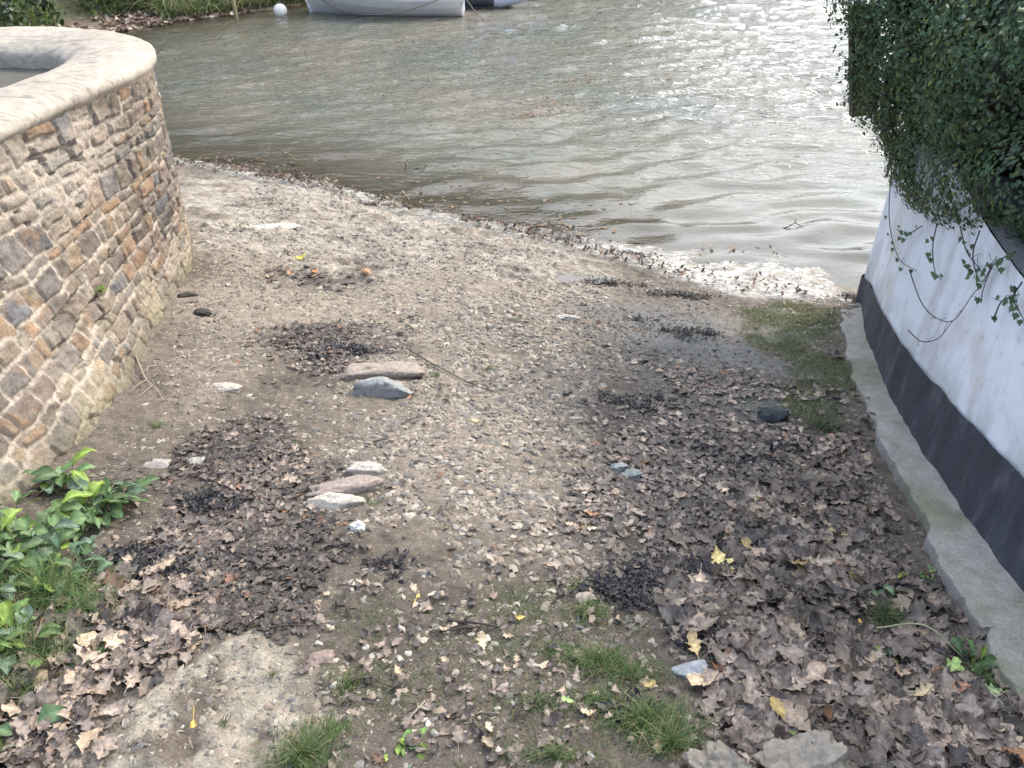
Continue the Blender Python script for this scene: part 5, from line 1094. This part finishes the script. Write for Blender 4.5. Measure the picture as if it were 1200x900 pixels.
# buoy
p = at_px(329, 17, zfix=0); by = thing("mooring_buoy", p, "small white ball buoy afloat beside the white dinghy's bow", "buoy")
mb = MB(); v, f = rock_verts(12, 20); mb.add(v * .10 + p + (0, 0, .055), f, (1, 1, 1)); ball_o = mb.build("float_ball", plain("buoy_white", (.72, .70, .62), .5, .15, 10), by)
mb = MB(); a_ = np.linspace(0, math.pi, 9); tube(mb, np.stack([p[0] + .028 * np.cos(a_), p[1] + 0 * a_, p[2] + .15 + .03 * np.sin(a_)], 1), .008, 6); mb.build("handle", ropem, ball_o)
# stake
p = at_px(277, 22, zfix=-.0); mb = MB(); tube(mb, [p + (.02, 0, -.5), p + (0, 0, .1), p + (-.04, .02, .9)], .028, 8, (.26, .22, .12)); tag(mb.build("mooring_stake", M['stone'], origin=p), "thin pale wooden stake standing in the water by the reedy bank", "post")

# ------------------------------------------------------------------ FAR BANK
def shore_pts(i0, i1, n):
    P = SHORE[i0:i1]; d = np.r_[0, np.cumsum(np.linalg.norm(np.diff(P, axis=0), axis=1))]; s_ = rng.uniform(0, d[-1], n); X = np.interp(s_, d, P[:, 0]); Y = np.interp(s_, d, P[:, 1])
    e = 1e-2; X2 = np.interp(s_ + e, d, P[:, 0]); Y2 = np.interp(s_ + e, d, P[:, 1]); tx = X2 - X; ty = Y2 - Y; l_ = np.hypot(tx, ty) + 1e-9; return X, Y, -ty / l_, tx / l_
X, Y, nx_, ny_ = shore_pts(11, 21, 26000)
# land lies on the left of the travel direction (towards -x / +y)
off = rng.uniform(.75, 3.2, len(X)); off = np.where((X > -4.9) & (rng.random(len(X)) < .7), rng.uniform(.12, 1.0, len(X)), off); X = X + nx_ * off; Y = Y + ny_ * off; sdv = shore_sd(X, Y); ok = (sdv > .55) | ((X > -5.2) & (sdv > .08)); X, Y = X[ok], Y[ok]; P = np.stack([X, Y, g_full(X, Y) - .02], 1); n = len(P)
c = np.where((rng.random(n) < .5)[:, None], np.array([.30, .30, .15]), np.array([.10, .145, .05])) * rng.uniform(.5, 1.4, (n, 1)); c = np.where((X < -5.6)[:, None] & (rng.random(n) < .7)[:, None], np.array([.17, .25, .07]) * rng.uniform(.7, 1.3, (n, 1)), c)
mb = MB(); blades(mb, P, rng.uniform(.25, .6, n), rng.uniform(.6, 1.8, n), rng.uniform(.006, .014, n), c, rng, 5); tag(mb.build("bank_grass", M['grass']), "long drooping grass and reeds along the far bank", "bank grass", kind="stuff")
X, Y, nx_, ny_ = shore_pts(12, 20, 9000); off = rng.uniform(.6, 2.5, len(X)); X = X + nx_ * off; Y = Y + ny_ * off; ok = shore_sd(X, Y) > .5; X, Y = X[ok], Y[ok]; P = np.stack([X, Y, g_full(X, Y) + rng.uniform(0, .5, len(X))], 1)
V, Fq, cc = leaf_cards(P, rng.normal(size=P.shape) + (0, -.6, .6), rng.uniform(.06, .12, len(P)), np.array([.035, .052, .022])[None] * rng.uniform(.5, 1.7, (len(P), 1))); mb = MB(); mb.add(V, Fq, cc); tag(mb.build("bank_brambles", M['hedge']), "dark brambles and ivy growing on the far bank", "brambles", kind="stuff")
X, Y, nx_, ny_ = shore_pts(11, 17, 2600); off = rng.uniform(-.05, 1.1, len(X)); X = X + nx_ * off; Y = Y + ny_ * off; mb = MB(); Z = g_full(X, Y)
for x, y, z in zip(X, Y, Z):
    if not in_view((x, y, z), 5): continue
    leaf_mesh(mb, np.array((x, y, max(z, 0) + .01)), rnd.uniform(.07, .12), rnd.uniform(0, 6.28), rnd.uniform(0, .8), 3, np.array(rnd.choice([(.22, .14, .10), (.30, .2, .14), (.12, .09, .07), (.4, .32, .25)])) * rnd.uniform(.7, 1.2), (rnd.gauss(0, .3), rnd.gauss(0, .3)), low=True)
tag(mb.build("bank_leaf_litter", M['leaf']), "brown leaves strewn over the little beach under the far bank", "leaf litter", kind="stuff")
# woodland across the creek, seen only as its reflection
rw = np.random.default_rng(9); PT = []; SZ = []
trees = [(-19, 17, 9, 4), (-15, 19, 10, 4), (-11, 20.5, 10.5, 4), (-7.5, 22, 10, 3.8), (-4.2, 25, 11.5, 3.6), (-.8, 30, 12, 4), (3.5, 36, 11, 4), (10, 62, 9, 6), (20, 82, 11, 8), (34, 88, 9, 8), (50, 92, 11, 9), (70, 95, 12, 10)]
for (tx_, ty_, th, tr_) in trees:
    k = 3800; v = rw.normal(size=(k, 3)); v /= np.linalg.norm(v, axis=1, keepdims=True); lump = 1 + .5 * (fbm(v[:, 0] * 2.5 + tx_, v[:, 2] * 2.5 + v[:, 1] * 2 + ty_, 241, 3) - .5)
    rr_ = lump * rw.uniform(.45, 1, k); PT.append(np.stack([tx_ + v[:, 0] * tr_ * rr_, ty_ + v[:, 1] * tr_ * rr_, th * .56 + v[:, 2] * th * .46 * rr_], 1)); SZ.append(np.full(k, tr_ * .11))
PT = np.concatenate(PT); SZ = np.concatenate(SZ) * rw.uniform(.6, 1.3, len(PT)); V, Fq, cc = leaf_cards(PT, rw.normal(size=PT.shape), SZ, np.array([.055, .07, .03])[None] * rw.uniform(.5, 1.6, (len(PT), 1)))
mb = MB(); mb.add(V, Fq, cc); tag(mb.build("far_woodland", M['hedge'], smooth=False), "distant wooded shore beyond the creek", "woodland", kind="stuff")

# ------------------------------------------------------------------ LIGHT
SUN_EL, SUN_AZ = R(40), R(48)      # azimuth measured from +y towards +x
sd = np.array([math.sin(SUN_AZ) * math.cos(SUN_EL), math.cos(SUN_AZ) * math.cos(SUN_EL), math.sin(SUN_EL)])
sun_d = bpy.data.lights.new("sun", 'SUN'); sun_d.energy = 2.3; sun_d.angle = R(5); sun_d.color = (1, .93, .82); sun = bpy.data.objects.new("sun", sun_d); C.objects.link(sun)
sun.rotation_euler = Vector(-sd).to_track_quat('-Z', 'Y').to_euler()
w = bpy.data.worlds.new("World"); scene.world = w; w.use_nodes = True; nt = w.node_tree; L = nt.links; bg = nt.nodes["Background"]
sky = N(nt, "ShaderNodeTexSky", sky_type='NISHITA', sun_disc=False); sky.sun_elevation = SUN_EL; sky.sun_rotation = SUN_AZ; sky.dust_density = 2.0
tc = N(nt, "ShaderNodeTexCoord"); mp = N(nt, "ShaderNodeMapping"); mp.inputs["Scale"].default_value = (1, 1, 2.2); L.new(tc.outputs["Generated"], mp.inputs[0])
cl = noise_n(nt, 2.2, 7, .6, mp.outputs[0], .4); cr = ramp(nt, [(.30, (.45, .45, .45)), (.52, (.97, .97, .97))]); L.new(cl, cr.inputs[0])
cl2 = noise_n(nt, 5, 5, .6, mp.outputs[0]); cc2 = ramp(nt, [(.3, (4.6, 5.2, 6.2)), (.7, (8.2, 8.5, 9.0))]); L.new(cl2, cc2.inputs[0])
dt = N(nt, "ShaderNodeVectorMath", operation='DOT_PRODUCT'); L.new(tc.outputs["Generated"], dt.inputs[0]); dt.inputs[1].default_value = tuple(sd)
aur = N(nt, "ShaderNodeMapRange"); aur.interpolation_type = 'SMOOTHSTEP'; aur.inputs[1].default_value = .35; aur.inputs[2].default_value = 1.0; aur.inputs[3].default_value = .95; aur.inputs[4].default_value = 3.5; L.new(dt.outputs["Value"], aur.inputs[0])
sc_ = N(nt, "ShaderNodeVectorMath", operation='SCALE'); L.new(cc2.outputs[0], sc_.inputs[0]); L.new(aur.outputs[0], sc_.inputs["Scale"])
tn = ramp(nt, [(.30, (.80, .95, 1.22)), (.75, (1.04, 1.0, .95))]); L.new(dt.outputs["Value"], tn.inputs[0])
tinted = mixc(nt, sc_.outputs[0], tn.outputs[0], 1.0, 'MULTIPLY')
L.new(mixc(nt, sky.outputs[0], tinted, cr.outputs[0]), bg.inputs["Color"]); bg.inputs["Strength"].default_value = .12
vs = scene.view_settings; vs.view_transform = 'Standard'; vs.look = 'None'; vs.gamma = 1; vs.exposure = .80
scene.cycles.max_bounces = 6; scene.cycles.use_denoising = True
